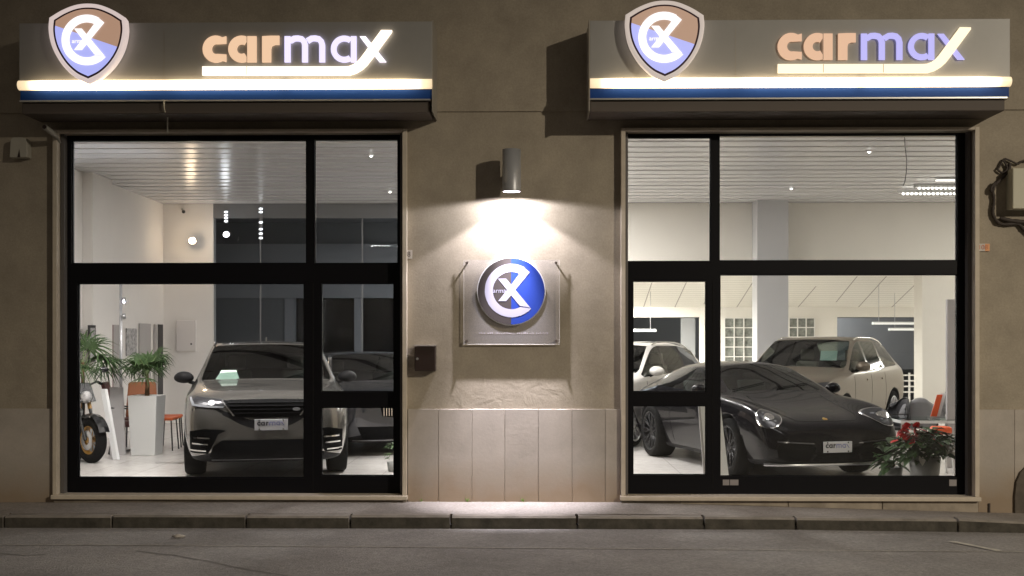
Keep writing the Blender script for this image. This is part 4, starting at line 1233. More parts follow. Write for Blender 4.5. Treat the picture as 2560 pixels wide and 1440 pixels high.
def mirror_arm(u, x, y, z, m, sc=1.0):
    for sg in (1, -1):
        g = MB(); bm = bmesh.new(); bmesh.ops.create_uvsphere(bm, u_segments=14, v_segments=10, radius=1)
        g.add([Vector((sg*x + v.co.x*.125*sc, y + v.co.y*.085*sc + abs(v.co.x)*.03, z + v.co.z*.085*sc*(1.0 if v.co.z > 0 else .8))) for v in bm.verts], [[v.index for v in f.verts] for f in bm.faces], 0, True); bm.free()
        o = g.build('mirror', m, u)
        MB().cyl((sg*(x-.06), y+.02, z-.05), (sg*(x-.22), y+.05, z-.10), .022, .03, 8).build('mirror_foot', 'trim_black', o)

def plate(u, bvh, x, z, w_=.37, h_=.125, y=None):
    hs = [bvh.ray_cast(Vector((x+dx, -9, z+dz)), Vector((0, 1, 0)))[0] for dx in (-w_/2, 0, w_/2) for dz in (-h_/2, h_/2)]
    ym = min(h.y for h in hs if h is not None) - .012
    p = empty_part('number_plate', u, (x, ym, z))
    MB().box((-w_/2, -.006, -h_/2), (w_/2, .006, h_/2)).build('plate', 'plate_white', p, bevel=.004)
    k = w_*.86/473.0
    def T(P, yy): return [(-w_*.43 + (a-508)*k, yy, h_*.10 + (124-b)*k*1.0) for a, b in P]
    g = MB(); g2 = MB()
    for key in ('c', 'a', 'r'):
        for i, P in enumerate(LET[key]): g.prism(T(P, -.0085-.0004*i), (0, .002, 0))
    for key in ('m', 'a2', 'x'):
        for i, P in enumerate(LET[key]): g2.prism(T(P, -.0085-.0004*i), (0, .002, 0))
    g.build('lettering', 'plate_ink', p); g2.build('lettering', 'plate_blue', p)
    s_ = MB()
    for sx in (-.36, .36):
        for sz in (-.4, .4): s_.cyl((sx*w_, -.010, sz*h_), (sx*w_, -.0062, sz*h_), .009, n=10)
    s_.build('screws', 'chrome', p)
    # bracket hidden behind the plate ties it to the bumper
    MB().box((-w_*.3, .0065, -h_*.3), (w_*.3, .08, h_*.3)).build('bracket', 'trim_black', p)

def seams_side(u, bvh, L, lines, m='trim_black'):
    """door gaps: thin strips along the side; lines given as (t, z) points"""
    for pts in lines:
        for sg in ('l', 'r'):
            P = band([(t - L/2, z) for t, z in pts], .011)
            patch(bvh, P, sg, 'door_gap', m, u, off=.0015, depth=.003, maxe=.06)

def finish_car(u, full, rear=True, roof_glass=False, dark_glass=False):
    g = 'car_glass_dark' if dark_glass else 'car_glass'
    split_mesh(full, [0, 4, 5, 6], 'body', [full.materials[0].name, 'trim_black', 'pillar_black', 'pillar_black'], u)
    split_mesh(full, [2], 'windscreen', ['car_glass'], u)
    sw = split_mesh(full, [1], 'side_window', [g], u)
    islands(sw)
    split_mesh(full, [3], 'rear_window', [g], u)

# ---- grey off-road car facing the camera (left window)
def scale_st(st, kt, kw, kz):
    out = []
    for s in st:
        s = list(s); out.append(tuple([s[0]*kt, s[1]*kz, s[2]*kw, s[3]*kw, s[4]*kz, s[5]*kw, s[6]*kz, s[7]*kw, s[8]*kz, s[9]*kw, s[10]*kz, s[11]*kw, s[12]*kz, s[13]*kz]))
    return out
#        t    zb   wl   wm   zm   ws   zs   wb   zbt   we   ze    wr   zr    zt
SUV = [(0.00, .30, .50, .70, .50, .70, .74, .66, .86, .52, .90, .40, .905, .91),
       (0.04, .24, .72, .84, .50, .84, .80, .80, .92, .66, .945, .48, .952, .955),
       (0.14, .21, .84, .925, .52, .92, .86, .885, .97, .76, .995, .55, 1.005, 1.01),
       (0.40, .20, .88, .955, .55, .95, .92, .915, 1.01, .80, 1.035, .62, 1.05, 1.06),
       (0.95, .20, .89, .968, .58, .962, .96, .93, 1.05, .84, 1.085, .68, 1.10, 1.11),
       (1.38, .20, .89, .965, .60, .955, 1.0, .915, 1.085, .865, 1.115, .815, 1.14, 1.16),
       (2.10, .20, .89, .965, .60, .955, 1.01, .905, 1.10, .715, 1.555, .670, 1.59, 1.615),
       (2.40, .20, .89, .965, .60, .955, 1.01, .905, 1.105, .705, 1.585, .655, 1.62, 1.648),
       (2.48, .20, .89, .965, .60, .955, 1.01, .905, 1.105, .705, 1.587, .655, 1.622, 1.650),
       (3.30, .20, .89, .965, .60, .955, 1.02, .905, 1.12, .700, 1.585, .64, 1.622, 1.66),
       (3.38, .20, .89, .965, .60, .955, 1.02, .905, 1.12, .700, 1.583, .64, 1.620, 1.66),
       (4.20, .22, .88, .965, .60, .955, 1.04, .90, 1.15, .66, 1.50, .60, 1.555, 1.60),
       (4.62, .26, .88, .955, .62, .95, 1.02, .90, 1.14, .76, 1.18, .62, 1.21, 1.22),
       (4.80, .34, .78, .87, .62, .87, .92, .82, 1.04, .64, 1.08, .50, 1.10, 1.11)]
SUVF = [(None, None)]*5 + [('g', 'f'), ('g', None), ('b', None), ('g', None), ('b', None), ('g', None), (None, 'r'), (None, None)]

def suv_car(name, label, loc, rz, kt, kw, kz, pn, wheels, wr_, rim, tuckf, dark=False, seat='interior_dark', mir_m=None):
    L = 4.8*kt
    st = scale_st(SUV, kt, kw, kz)
    u = thing(name, label, 'car', loc, rz)
    full = make_body(st, SUVF, L, pn, wheels, wr_, tuck=tuckf)
    bvh = bvh_of(full); finish_car(u, full, dark_glass=dark)
    hw = .965*kw
    for i, tw in enumerate(wheels):
        for sg in (1, -1): wheel(u, sg*(hw-.125), tw-L/2, wr_, .235, rim, sg)
    interior(u, L, hw, 1.38*kt, 1.1*kz, 1.64*kz, seat)
    mirror_arm(u, hw+.06, 1.62*kt - L/2, 1.17*kz, mir_m or pn)
    seams_side(u, bvh, L, [[(1.45*kt, .35), (1.45*kt, 1.02*kz)], [(2.44*kt, .33), (2.44*kt, 1.03*kz)], [(3.34*kt, .50), (3.30*kt, 1.05*kz)]])
    for tt in (2.22*kt, 3.12*kt):
        for sg in ('l', 'r'):
            y_ = tt - L/2; patch(bvh, [(y_-.09, .94*kz), (y_+.09, .94*kz), (y_+.09, .965*kz), (y_-.09, .965*kz)], sg, 'handle', pn, u, off=.022, depth=.012)
    return u, bvh, L
def rails(u, bvh, L, kw, kz):
    for sg in (-1, 1):
        P = []
        for k in range(9):
            y_ = (2.25 + 1.75*k/8)*L/4.8 - L/2; x = sg*.675*kw
            h = bvh.ray_cast(Vector((x, y_, 3)), Vector((0, 0, -1)))[0]
            if h: P.append(h + UP*(.035 if 0 < k < 8 else .004))
        MB().tube(P, .013, 8).build('roof_rail', 'chrome', u)
def car_loc(xc, dep, rzc, L):
    """xc, dep: front bumper centre in camera space; rzc heading relative to the camera"""
    a = R(rzc); f = (math.sin(a), -math.cos(a))
    x = xc - f[0]*L/2; d = dep - f[1]*L/2
    p = C2(x, d); return (p[0], p[1], 0), a + YAW

def tuck_velar(z, t, x):
    k = max(0, 1 - t/.7)
    return k*(.10*max(0, z-.72)/.25 + .05*max(0, .40-z)/.2)
loc, rz = car_loc(-2.80, 13.18, 12.2, 4.8)
vel, bvh, L = suv_car('off_road_car', 'gunmetal grey off-road car facing the street in the left window', loc, rz, 1, 1, 1, 'paint_grey', [.93, 3.80], .375, 'rim_dark', tuck_velar, mir_m='trim_black')
b = bvh
# front details traced as outlines (x, z), left half mirrored
HL = [(-.875, 1.005), (-.70, .985), (-.49, .965), (-.475, .875), (-.66, .872), (-.84, .895)]
for P in (HL, mir(HL)):
    o = patch(b, P, 'f', 'headlight', 'lamp_inner', vel, .006)
    sg = 1 if P is not HL else -1
    D_ = [(-.872, .99), (-.85, .99), (-.815, .915), (-.66, .893), (-.49, .885), (-.49, .868), (-.66, .872), (-.84, .893)]
    D2 = D_ if sg < 0 else mir(D_)
    q = patch(b, D2, 'f', 'daytime_light', 'drl', o, .016, .006)
    for cx_, cz_ in ((-.62, .93),):
        c_ = [(sg*abs(cx_)+.038*math.cos(t), cz_+.030*math.sin(t)) for t in [i*.5236 for i in range(12)]]
        patch(b, c_, 'f', 'lens', 'rim_silver', o, .015, .006)
GR = [(-.50, .955), (-.30, .962), (0, .966), (.30, .962), (.50, .955), (.465, .90), (.37, .775), (.28, .752), (0, .745), (-.28, .752), (-.37, .775), (-.465, .90)]
gr = patch(b, GR, 'f', 'grille', 'grille_black', vel, .010)
for k in range(4):
    z = .80 + k*.042; w_ = .36 + (z-.775)*.55
    patch(b, [(-w_, z), (w_, z), (w_, z+.006), (-w_, z+.006)], 'f', 'grille_bar', 'trim_black', gr, .020, .008)
CH = [(-.512, .957), (-.497, .957), (-.462, .90), (-.36, .772), (-.385, .772), (-.478, .90)]
for P in (CH, mir(CH)): patch(b, P, 'f', 'chrome_blade', 'chrome', vel, .016, .01)
VE = [(-.86, .60), (-.70, .625), (-.52, .615), (-.46, .60), (-.55, .56), (-.60, .50), (-.62, .40), (-.66, .335), (-.86, .345)]
for P in (VE, mir(VE)):
    sg = -1 if P is VE else 1
    v_ = patch(b, P, 'f', 'side_vent', 'grille_black', vel, .008)
    for i, (xa, xb_, z) in enumerate(((-.82, -.64, .525), (-.835, -.66, .455), (-.86, -.68, .375))):
        Q = [(xa, z+.012), (xb_, z), (xb_, z-.016), (xa, z-.006)]
        patch(b, Q if sg < 0 else mir(Q), 'f', 'vent_blade', 'chrome', v_, .022, .01)
LI = [(-.50, .49), (.50, .49), (.60, .42), (.64, .30), (.58, .265), (-.58, .265), (-.64, .30), (-.60, .42)]
patch(b, LI, 'f', 'lower_intake', 'grille_black', vel, .010)
patch(b, [(-.62, .262), (.62, .262), (.62, .25), (-.62, .25)], 'f', 'chin_trim', 'rim_silver', vel, .014)
plate(vel, b, .045, .665, .375, .13)
# hood gap and the spaced lettering on the hood edge
patch(b, band([(-.86, -2.28), (-.80, -2.30), (-.5, -2.335), (0, -2.345), (.5, -2.335), (.80, -2.30), (.86, -2.28)], .010), 't', 'bonnet_gap', 'trim_black', vel, .002, .003)
word = 'RANGE ROVER'
for i, ch in enumerate(word):
    if ch == ' ': continue
    x = -.40 + .080*i + (.02 if i > 5 else 0)
    c = bpy.data.curves.new('t', 'FONT'); c.body = ch; c.size = .072; c.align_x = 'CENTER'; c.align_y = 'CENTER'
    to = bpy.data.objects.new('t', c); col.objects.link(to); bpy.context.view_layer.update()
    me = bpy.data.meshes.new_from_object(to.evaluated_get(bpy.context.evaluated_depsgraph_get())); bpy.data.objects.remove(to)
    for v in me.vertices:
        # lettering lies on the sloping hood edge, read from the front
        X, Y_ = x + v.co.x, -2.275 + v.co.y*1.0
        h = b.ray_cast(Vector((X, Y_, 3)), Vector((0, 0, -1)))[0]
        v.co = Vector((X, Y_, (h.z if h else 1) + .0025))
    me.name = 'badge_letter'; me.materials.clear(); me.materials.append(MAT['hood_letter'])
    q = bpy.data.objects.new('badge_letter', me); col.objects.link(q); q.parent = vel
ov = [(.33+.045*math.cos(t), .845+.02*math.sin(t)) for t in [i*.5236 for i in range(12)]]
patch(b, ov, 'f', 'badge', 'rim_silver', vel, .026, .008)
# parking paper behind the windscreen, roof fin
MB().prism([(-.64, -.93, 1.14), (-.33, -.93, 1.14), (-.38, -.86, 1.27), (-.56, -.86, 1.27)], (0, .004, 0)).build('paper_sheet', 'paper_green', vel)
MB().prism([(-.012, 1.45, 1.655), (-.012, 1.7, 1.65), (-.012, 1.66, 1.71), (-.012, 1.58, 1.70)], (.024, 0, 0)).build('roof_fin', 'paint_grey', vel)
rails(vel, b, 4.8, 1, 1)
vel.scale = (1, 1, .975)

# ---- black sports car (right window)
#       t    zb   wl   wm    zm   ws   zs   wb   zbt  we   ze    wr   zr    zt
SP = [(0.00, .30, .50, .66, .38, .62, .47, .55, .525, .45, .55, .33, .56, .565),
      (0.05, .215, .70, .81, .40, .79, .55, .73, .625, .55, .635, .40, .635, .638),
      (0.16, .19, .82, .885, .44, .875, .66, .81, .79, .58, .70, .40, .67, .675),
      (0.40, .16, .81, .900, .48, .895, .71, .83, .865, .60, .765, .43, .725, .73),
      (0.95, .13, .82, .905, .50, .905, .74, .83, .925, .62, .845, .46, .805, .81),
      (1.42, .13, .82, .905, .52, .895, .76, .835, .895, .765, .925, .68, .94, .96),
      (2.12, .13, .82, .900, .52, .890, .79, .825, .92, .590, 1.20, .525, 1.228, 1.275),
      (2.45, .13, .82, .900, .52, .890, .80, .825, .93, .585, 1.225, .51, 1.258, 1.305),
      (3.00, .13, .83, .905, .52, .895, .81, .83, .95, .575, 1.205, .50, 1.242, 1.29),
      (3.35, .13, .84, .920, .52, .915, .82, .84, .96, .57, 1.165, .49, 1.20, 1.225),
      (3.80, .14, .85, .930, .55, .925, .82, .84, .94, .64, 1.02, .48, 1.06, 1.08),
      (4.20, .18, .80, .90, .55, .90, .78, .80, .88, .64, .91, .46, .93, .935),
      (4.42, .26, .66, .80, .55, .80, .72, .70, .80, .54, .83, .40, .84, .845),
      (4.50, .36, .50, .62, .55, .62, .66, .54, .71, .42, .73, .30, .74, .745)]
SPF = [(None, None)]*5 + [('g', 'f'), ('g', None), ('b', None), ('g', None), ('g', None), (None, 'r'), (None, None), (None, None)]
SPF = [(None, None)]*5 + [('g', 'f'), ('g', None), ('g', None), ('g', 'r'), (None, 'r'), (None, None), (None, None), (None, None)]
Ls = 4.5
loc, rz = car_loc(3.67, 12.98, 14.5, Ls)
sp = thing('sports_car', 'low black sports car with round headlights in the right window', 'car', loc, rz)
sp.scale = (1, 1, 1.035)
def tuck_sp(z, t, x): return max(0, 1 - t/.5)*(.14*max(0, z-.45)/.25)
full = make_body(SP, SPF, Ls, 'paint_black', [.98, 3.43], .335, tuck=tuck_sp, corner=.25)
b = bvh_of(full); finish_car(sp, full)
for sg in (1, -1):
    wheel(sp, sg*(.905-.12), .98-Ls/2, .335, .245, 'rim_dark', sg); wheel(sp, sg*(.93-.15), 3.43-Ls/2, .345, .30, 'rim_dark', sg)
interior(sp, Ls, .90, 1.42, .90, 1.27)
mirror_arm(sp, .93, 1.68-Ls/2, .965, 'paint_black', .85)
def ell(cx, cz, rx, rz_, rot=0, n=24):
    o = []
    for i in range(n):
        t = 2*math.pi*i/n; x = rx*math.cos(t); z = rz_*math.sin(t); o.append((cx + x*math.cos(rot) - z*math.sin(rot), cz + x*math.sin(rot) + z*math.cos(rot)))
    return o
for sg in (-1, 1):
    vw = ((sg*.70, -1.95, .70), (-sg*.34, .84, -.42))
    rg = patch(b, ell(0, 0, .150, .162, sg*.25), vw, 'headlight_ring', 'chrome', sp, .006, .02, .03)
    hl = patch(b, ell(0, 0, .137, .148, sg*.25), vw, 'headlight', 'lamp_inner', sp, .011, .02, .03)
    patch(b, ell(0, 0, .060, .055), vw, 'lens', 'chrome', hl, .022, .012, .02)
    for a_ in range(4):
        t = math.pi/4 + a_*math.pi/2
        patch(b, ell(.092*math.cos(t), .076*math.sin(t), .017, .015, 0, 8), vw, 'led_spot', 'drl', hl, .019, .01)
    I = [(sg*.26, .40), (sg*.40, .43), (sg*.70, .44), (sg*.73, .40), (sg*.70, .29), (sg*.60, .25), (sg*.34, .25)]
    I = I if sg > 0 else I[::-1]
    it = patch(b, I, 'f', 'side_intake', 'grille_black', sp, .008)
    T_ = [(sg*.28, .445), (sg*.72, .475), (sg*.72, .460), (sg*.28, .432)]
    patch(b, T_ if sg > 0 else T_[::-1], 'f', 'light_bar', 'lamp_inner', it, .018, .01)
patch(b, [(-.25, .335), (.25, .335), (.30, .25), (-.30, .25)], 'f', 'centre_intake', 'grille_black', sp, .008)
# front lip
pts = []
for i in range(-12, 13):
    x = .82*i/12; pts.append((x, -Ls/2 + .05 + .32*abs(x)**4.5, .205 + .008*abs(x)))
lp_ = MB(); lp_.tube(pts, .017, 8); lp_.build('front_lip', 'rim_silver', sp)
plate(sp, b, 0.0, .40, .36, .12)
patch(b, [(-.026, -1.985), (.026, -1.985), (.028, -1.955), (.0, -1.925), (-.028, -1.955)], 't', 'bonnet_crest', 'gold', sp, .006, .006)
patch(b, band([(-.50, -.98), (-.50, -1.4), (-.46, -1.85), (-.38, -2.0), (0, -2.035), (.38, -2.0), (.46, -1.85), (.50, -1.4), (.50, -.98)], .007), 't', 'bonnet_gap', 'trim_black', sp, .002, .003)
seams_side(sp, b, Ls, [[(1.55, .25), (1.52, .5), (1.60, .84)], [(2.72, .28), (2.78, .6), (2.66, .86)]])
for sg in ('l', 'r'): patch(b, [(.30, .74), (.47, .745), (.47, .77), (.30, .765)], sg, 'handle', 'paint_black', sp, .02, .012)
# wiper blades
for sx in (-.35, .25):
    P_ = []
    for k in range(6):
        X = sx - .25 + k*.1; h = b.ray_cast(Vector((X, -.80+.03*k, 3)), Vector((0, 0, -1)))[0]; P_.append(h + UP*.012)
    MB().tube(P_, .006, 6).build('wiper', 'trim_black', sp)

# ---- beige off-road car behind it
loc, rz = car_loc(4.01, 17.94, -34, 4.37)
ev, b, L = suv_car('off_road_car', 'champagne beige off-road car parked behind the black sports car', loc, rz, 4.37/4.8, .975, 1.015, 'paint_beige', [.86, 3.52], .365, 'rim_silver', tuck_velar, seat='interior_tan', dark=True)
GB = [(-.50, .93), (.50, .93), (.44, .80), (-.44, .80)]
patch(b, GB, 'f', 'grille', 'grille_black', ev, .010)
for sg in (1, -1):
    H = [(sg*.52, .94), (sg*.86, .98), (sg*.85, .90), (sg*.50, .85)]
    patch(b, H if sg > 0 else H[::-1], 'f', 'headlight', 'lamp_inner', ev, .008)
for P in ([(-.80, .58), (.80, .58), (.70, .32), (-.70, .32)],): patch(b, P, 'f', 'lower_intake', 'grille_black', ev, .010)
MB().prism([(.22, -.50, 1.28), (.50, -.50, 1.28), (.50, -.44, 1.44), (.22, -.44, 1.44)], (0, .004, 0)).build('paper_sheet', 'paper_green', ev)
rails(ev, b, 4.37, .975, 1.015)

# ---- white hatchback at the left of the right window
loc, rz = car_loc(.66, 17.15, -30, 4.4)
wh, b, L = suv_car('hatchback_car', 'white high hatchback half hidden behind the pier and the black sports car', loc, rz, 4.4/4.8, .945, .965, 'paint_white', [.88, 3.50], .34, 'rim_silver', tuck_velar, seat='interior_tan')
patch(b, [(-.45, .88), (.45, .88), (.40, .55), (-.40, .55)], 'f', 'grille', 'grille_black', wh, .010)
for sg in (1, -1):
    H = [(sg*.50, .90), (sg*.84, .94), (sg*.82, .84), (sg*.50, .78)]
    patch(b, H if sg > 0 else H[::-1], 'f', 'headlight', 'lamp_inner', wh, .008)
rails(wh, b, 4.4, .945, .965)

# ---- dark car with the upright kidney grille, left window, behind
loc, rz = car_loc(-1.50, 16.05, 19.5, 4.6)
bw_, b, L = suv_car('dark_car', 'dark blue-black car with upright slatted grille behind the grey off-road car', loc, rz, 4.6/4.8, .955, .875, 'paint_navy', [.85, 3.65], .34, 'rim_dark', tuck_velar, dark=False)
for sg in (1, -1):
    K = [(sg*.04, .76), (sg*.30, .77), (sg*.33, .70), (sg*.30, .56), (sg*.06, .54), (sg*.035, .60)]
    k_ = patch(b, K if sg > 0 else K[::-1], 'f', 'grille', 'grille_black', bw_, .012)
    for i in range(7):
        x = sg*(.065 + i*.037); S_ = [(x-.006, .565), (x+.006, .565), (x+.006, .755), (x-.006, .755)]
        patch(b, S_, 'f', 'grille_slat', 'chrome', k_, .028, .012)
    H = [(sg*.40, .78), (sg*.82, .82), (sg*.84, .75), (sg*.46, .67)]
    hl = patch(b, H if sg > 0 else H[::-1], 'f', 'headlight', 'lamp_inner', bw_, .008)
    for cx_ in (.52, .68): patch(b, ell(sg*cx_, .745, .034, .03, 0, 12), 'f', 'lens', 'chrome', hl, .018, .01)
patch(b, [(-.66, .42), (.66, .42), (.58, .25), (-.58, .25)], 'f', 'lower_intake', 'grille_black', bw_, .010)
patch(b, [(-.70, .232), (.70, .232), (.70, .215), (-.70, .215)], 'f', 'chin_trim', 'rim_silver', bw_, .012)
# ---------------------------------------------------------------- showroom furniture and plants
mat('leaf_green', (.055, .105, .035), .5, spec=.4, noise=.35, nscale=8); mat('leaf_pale', (.16, .22, .09), .5, noise=.3, nscale=8)
mat('leaf_dark', (.030, .062, .020), .5, spec=.3, noise=.4, nscale=10); mat('trunk_brown', (.16, .09, .045), .9, noise=.4, nscale=20)
mat('planter_white', (.76, .76, .75), .45); mat('soil', (.05, .035, .025), .95)
mat('pot_grey', (.26, .26, .25), .5); mat('flower_red', (.42, .02, .02), .35, spec=.6); mat('flower_white', (.80, .76, .70), .4); mat('flower_pink', (.75, .50, .42), .4)
mat('leather_wine', (.12, .030, .030), .45); mat('leather_brown', (.30, .10, .035), .5); mat('metal_dark', (.03, .03, .03), .4, metal=.5)
mat('seat_orange', (.62, .13, .04), .5); mat('board_white', (.86, .86, .86), .5); mat('picture_frame', (.03, .028, .03), .5)
mat('picture_grey', (.38, .37, .37), .6, noise=.6, nscale=14); mat('door_grey', (.42, .40, .39), .6); mat('cabinet_white', (.72, .68, .66), .6)
mat('mesh_black', (.03, .03, .035), .6); mat('mesh_grey', (.25, .25, .26), .6); mat('banner_grey', (.46, .44, .44), .7)
mat('moto_black', (.015, .015, .017), .25, spec=.6, coat=.6); mat('moto_yellow', (.34, .18, .03), .4); mat('moto_silver', (.5, .5, .5), .3, metal=.9); mat('bag_orange', (.80, .12, .03), .5)

def fan_leaf(g, base, hub, n, length, width, droop, up):
    """fan palm leaf: stalk plus narrow pleated blades radiating from the hub"""
    g.tube([base, (Vector(base)+Vector(hub))/2 + UP*.03, hub], [.008, .006, .005], 5, 1)
    d = (Vector(hub)-Vector(base)).normalized(); side = d.cross(UP).normalized()
    if side.length < .1: side = Vector((1, 0, 0))
    nrm = side.cross(d).normalized()
    for i in range(n):
        a = R(-118 + 236*i/(n-1)) + random.uniform(-.04, .04)
        dr = d*math.cos(a) + side*math.sin(a); le = length*(.78+.22*math.cos(a))*random.uniform(.9, 1.08)
        p0 = Vector(hub); sd = nrm.cross(dr).normalized()
        pts = []
        for k in range(5):
            t = k/4; pts.append(p0 + dr*le*t + nrm*up*le*t*(1-t) - UP*droop*le*t*t)
        w_ = [width*.35, width, width*.85, width*.5, .001]
        v = []
        for p, ww in zip(pts, w_): v += [p - sd*ww/2, p + nrm*ww*.18, p + sd*ww/2]
        g.add(v, [(3*k+j, 3*k+j+1, 3*k+j+4, 3*k+j+3) for k in range(4) for j in (0, 1)])

def palm(name, label, base, trunk_h, leaves, m, seed, L_=.34, stalk=.30):
    random.seed(seed)
    u = thing(name, label, 'potted palm', base)
    tr = MB(); tr.tube([(0, 0, 0), (.01, 0, trunk_h*.5), (0, .01, trunk_h)], [.035, .03, .022], 8); tr.build('trunk', 'trunk_brown', u)
    for i in range(leaves):
        az = 2*math.pi*i/leaves*1.0 + random.uniform(-.3, .3) + (i % 2)*.4; el = random.uniform(-.1, 1.15)
        d = Vector((math.cos(az)*math.cos(el), math.sin(az)*math.cos(el), math.sin(el)))
        b0 = Vector((0, 0, trunk_h*random.uniform(.8, 1))); hub = b0 + d*stalk*random.uniform(.75, 1.1) + UP*.02
        g = MB(); fan_leaf(g, b0, hub, 15, L_*random.uniform(.85, 1.2), .028, random.uniform(.35, .95), .15)
        g.build('leaf', [m, 'leaf_pale'], u, recalc=False)
    return u
# tall tapered planter with fan palm
pc = floor_at(367, 16.3)
pl_ = thing('planter', 'tall tapered pale planter holding the fan palm in the left window', 'planter', pc)
g = MB(); wb_, wt_, h_ = .170, .205, .84
v = []
for w_, z in ((wb_, 0), (wt_, h_), (wt_-.02, h_), (wt_-.03, h_-.06)):
    v += [(-w_, -w_, z), (w_, -w_, z), (w_, w_, z), (-w_, w_, z)]
g.add(v, [(k*4+i, k*4+(i+1) % 4, (k+1)*4+(i+1) % 4, (k+1)*4+i) for k in range(3) for i in range(4)] + [(3, 2, 1, 0)])
g.build('planter_body', 'planter_white', pl_, bevel=.008)
MB().box((-wt_+.032, -wt_+.032, h_-.10), (wt_-.032, wt_-.032, h_-.061)).build('soil', 'soil', pl_)
palm('fan_palm', 'fan palm with drooping green leaves in the tall pale planter', (pc.x, pc.y, h_-.06), .36, 13, 'leaf_green', 5, .33, .27)
# bigger palm at the left edge
pb = floor_at(206, 16.0)
pot2 = thing('planter', 'dark planter of the big palm behind the motorbike', 'planter', pb)
MB().lathe([(0, 0), (.19, 0), (.24, .50), (.22, .50), (.21, .45), (0, .45)], n=20).build('planter_body', 'pot_grey', pot2)
palm('fan_palm', 'big pale green fan palm at the left edge of the left window', (pb.x, pb.y, .45), .86, 15, 'leaf_green', 9, .54, .36)

# spot pole
pp = floor_at(302, 16.9); ptop = atd(302, 694, 16.9).z
u = thing('spotlight_pole', 'slim grey floor pole with two small spotlights in the left window', 'floor lamp', pp)
MB().cyl((0, 0, .02), (0, 0, ptop), .021, n=12).build('pole', 'spot_body', u); MB().cyl((0, 0, 0), (0, 0, .02), .14, n=24).build('base', 'spot_body', u)
for py in (751, 792):
    z = atd(302, py, 16.9).z
    s_ = MB(); s_.cyl((.03, -.03, z), (.075, -.02, z+.01), .036, .045, 14); s_.build('spotlight', 'spot_body', u)
    MB().cyl((.0765, -.0195, z+.0103), (.078, -.019, z+.0105), .038, n=14).build('lens', 'lamp_inner', u)
lq = atd(302, 640, 16.7)
light('pole_washer', 'SPOT', (pp.x+.06, pp.y-.05, 2.15), 120, (.85, .9, 1.0), target=tuple(atd(262, 540, 16.6)), spot_size=R(75), spot_blend=.8, shadow_soft_size=.03)

# doors and pictures on the receding left wall: built in the wall's own frame
wd_ = (Vector((LW1[0], LW1[1], 0)) - Vector((LW0[0], LW0[1], 0))).normalized(); wn = Vector((wd_.y, -wd_.x, 0))
def on_wall(px, z=0):
    r = VR*((px-1280)/F) + VF; o = Vector((LW0[0], LW0[1], 0)); c = Vector((CAM.x, CAM.y, 0))
    # c + r*t = o + wd*s
    det = r.x*(-wd_.y) + wd_.x*r.y
    dx = o.x-c.x; dy = o.y-c.y
    t = (dx*(-wd_.y) + wd_.x*dy)/det; s_ = (r.x*dy - r.y*dx)/det
    return s_, t
def wall_slab(px0, px1, z0, z1, out0, out1, m, name, parent=None):
    s0, _ = on_wall(px0); s1, _ = on_wall(px1)
    o = Vector((LW0[0], LW0[1], 0)); P = [o + wd_*s0 + wn*out0, o + wd_*s1 + wn*out0, o + wd_*s1 + wn*out1, o + wd_*s0 + wn*out1]
    return MB().prism([p + UP*z0 for p in P], UP*(z1-z0)).build(name, m, parent)
def zpx(px, py):
    s_, t = on_wall(px); return CAM.z + (HOR-py)/F*t
u = thing('door', 'narrow grey door with dark edge beyond the palm on the side wall', 'door'); 
wall_slab(268, 276, 0, zpx(272, 812), .01, .05, 'leather_wine', 'door_edge', u); wall_slab(276.3, 298, 0, zpx(285, 812), .01, .04, 'door_grey', 'leaf', u)
u = thing('picture', 'dark framed poster at the left edge behind the big palm', 'picture')
wall_slab(192, 208, zpx(200, 905), zpx(200, 813), .17, .20, 'picture_frame', 'frame', u); wall_slab(193, 205, zpx(200, 898), zpx(200, 820), .201, .205, 'picture_grey', 'print', u)
u = thing('picture', 'small grey unframed print on the side wall right of the pole', 'picture')
wall_slab(313, 338, zpx(325, 889), zpx(325, 821), .01, .03, 'picture_grey', 'print', u)
u = thing('door', 'plain grey door on the side wall right of the small print', 'door'); wall_slab(345, 372, 0, zpx(358, 809), .01, .04, 'door_grey', 'leaf', u)
wall_slab(350, 352.5, .95, 1.1, .041, .07, 'metal_dark', 'handle', u)
u = thing('door', 'tall dark edged door nearest the back corner of the side wall', 'door'); wall_slab(383, 388.5, 0, zpx(390, 811), .01, .05, 'door_grey', 'leaf', u); wall_slab(389, 400, 0, zpx(394, 811), .01, .06, 'picture_frame', 'door_edge', u)
a = at(443, 878, YB); c = at(491, 801, YB)
u = thing('wall_cabinet', 'flat white electric cabinet on the back wall of the left window', 'cabinet')
MB().box((a.x, YB-.05, a.z), (c.x, YB-.001, c.z)).build('cabinet_box', 'cabinet_white', u, bevel=.006)
q = at(480, 860, YB); MB().cyl((q.x, YB-.058, q.z), (q.x, YB-.0505, q.z), .018, n=10).build('lock', 'metal_dark', u)
q = at(461, 530, YB); u = thing('small_camera', 'tiny dark dome camera high on the white back wall', 'camera', q); MB().ico((0, -.05, 0), .035, sub=2).build('dome', 'metal_dark', u); MB().cyl((0, -.03, .01), (-.05, -.001, .06), .02, n=8).build('bracket', 'cam_grey', u)

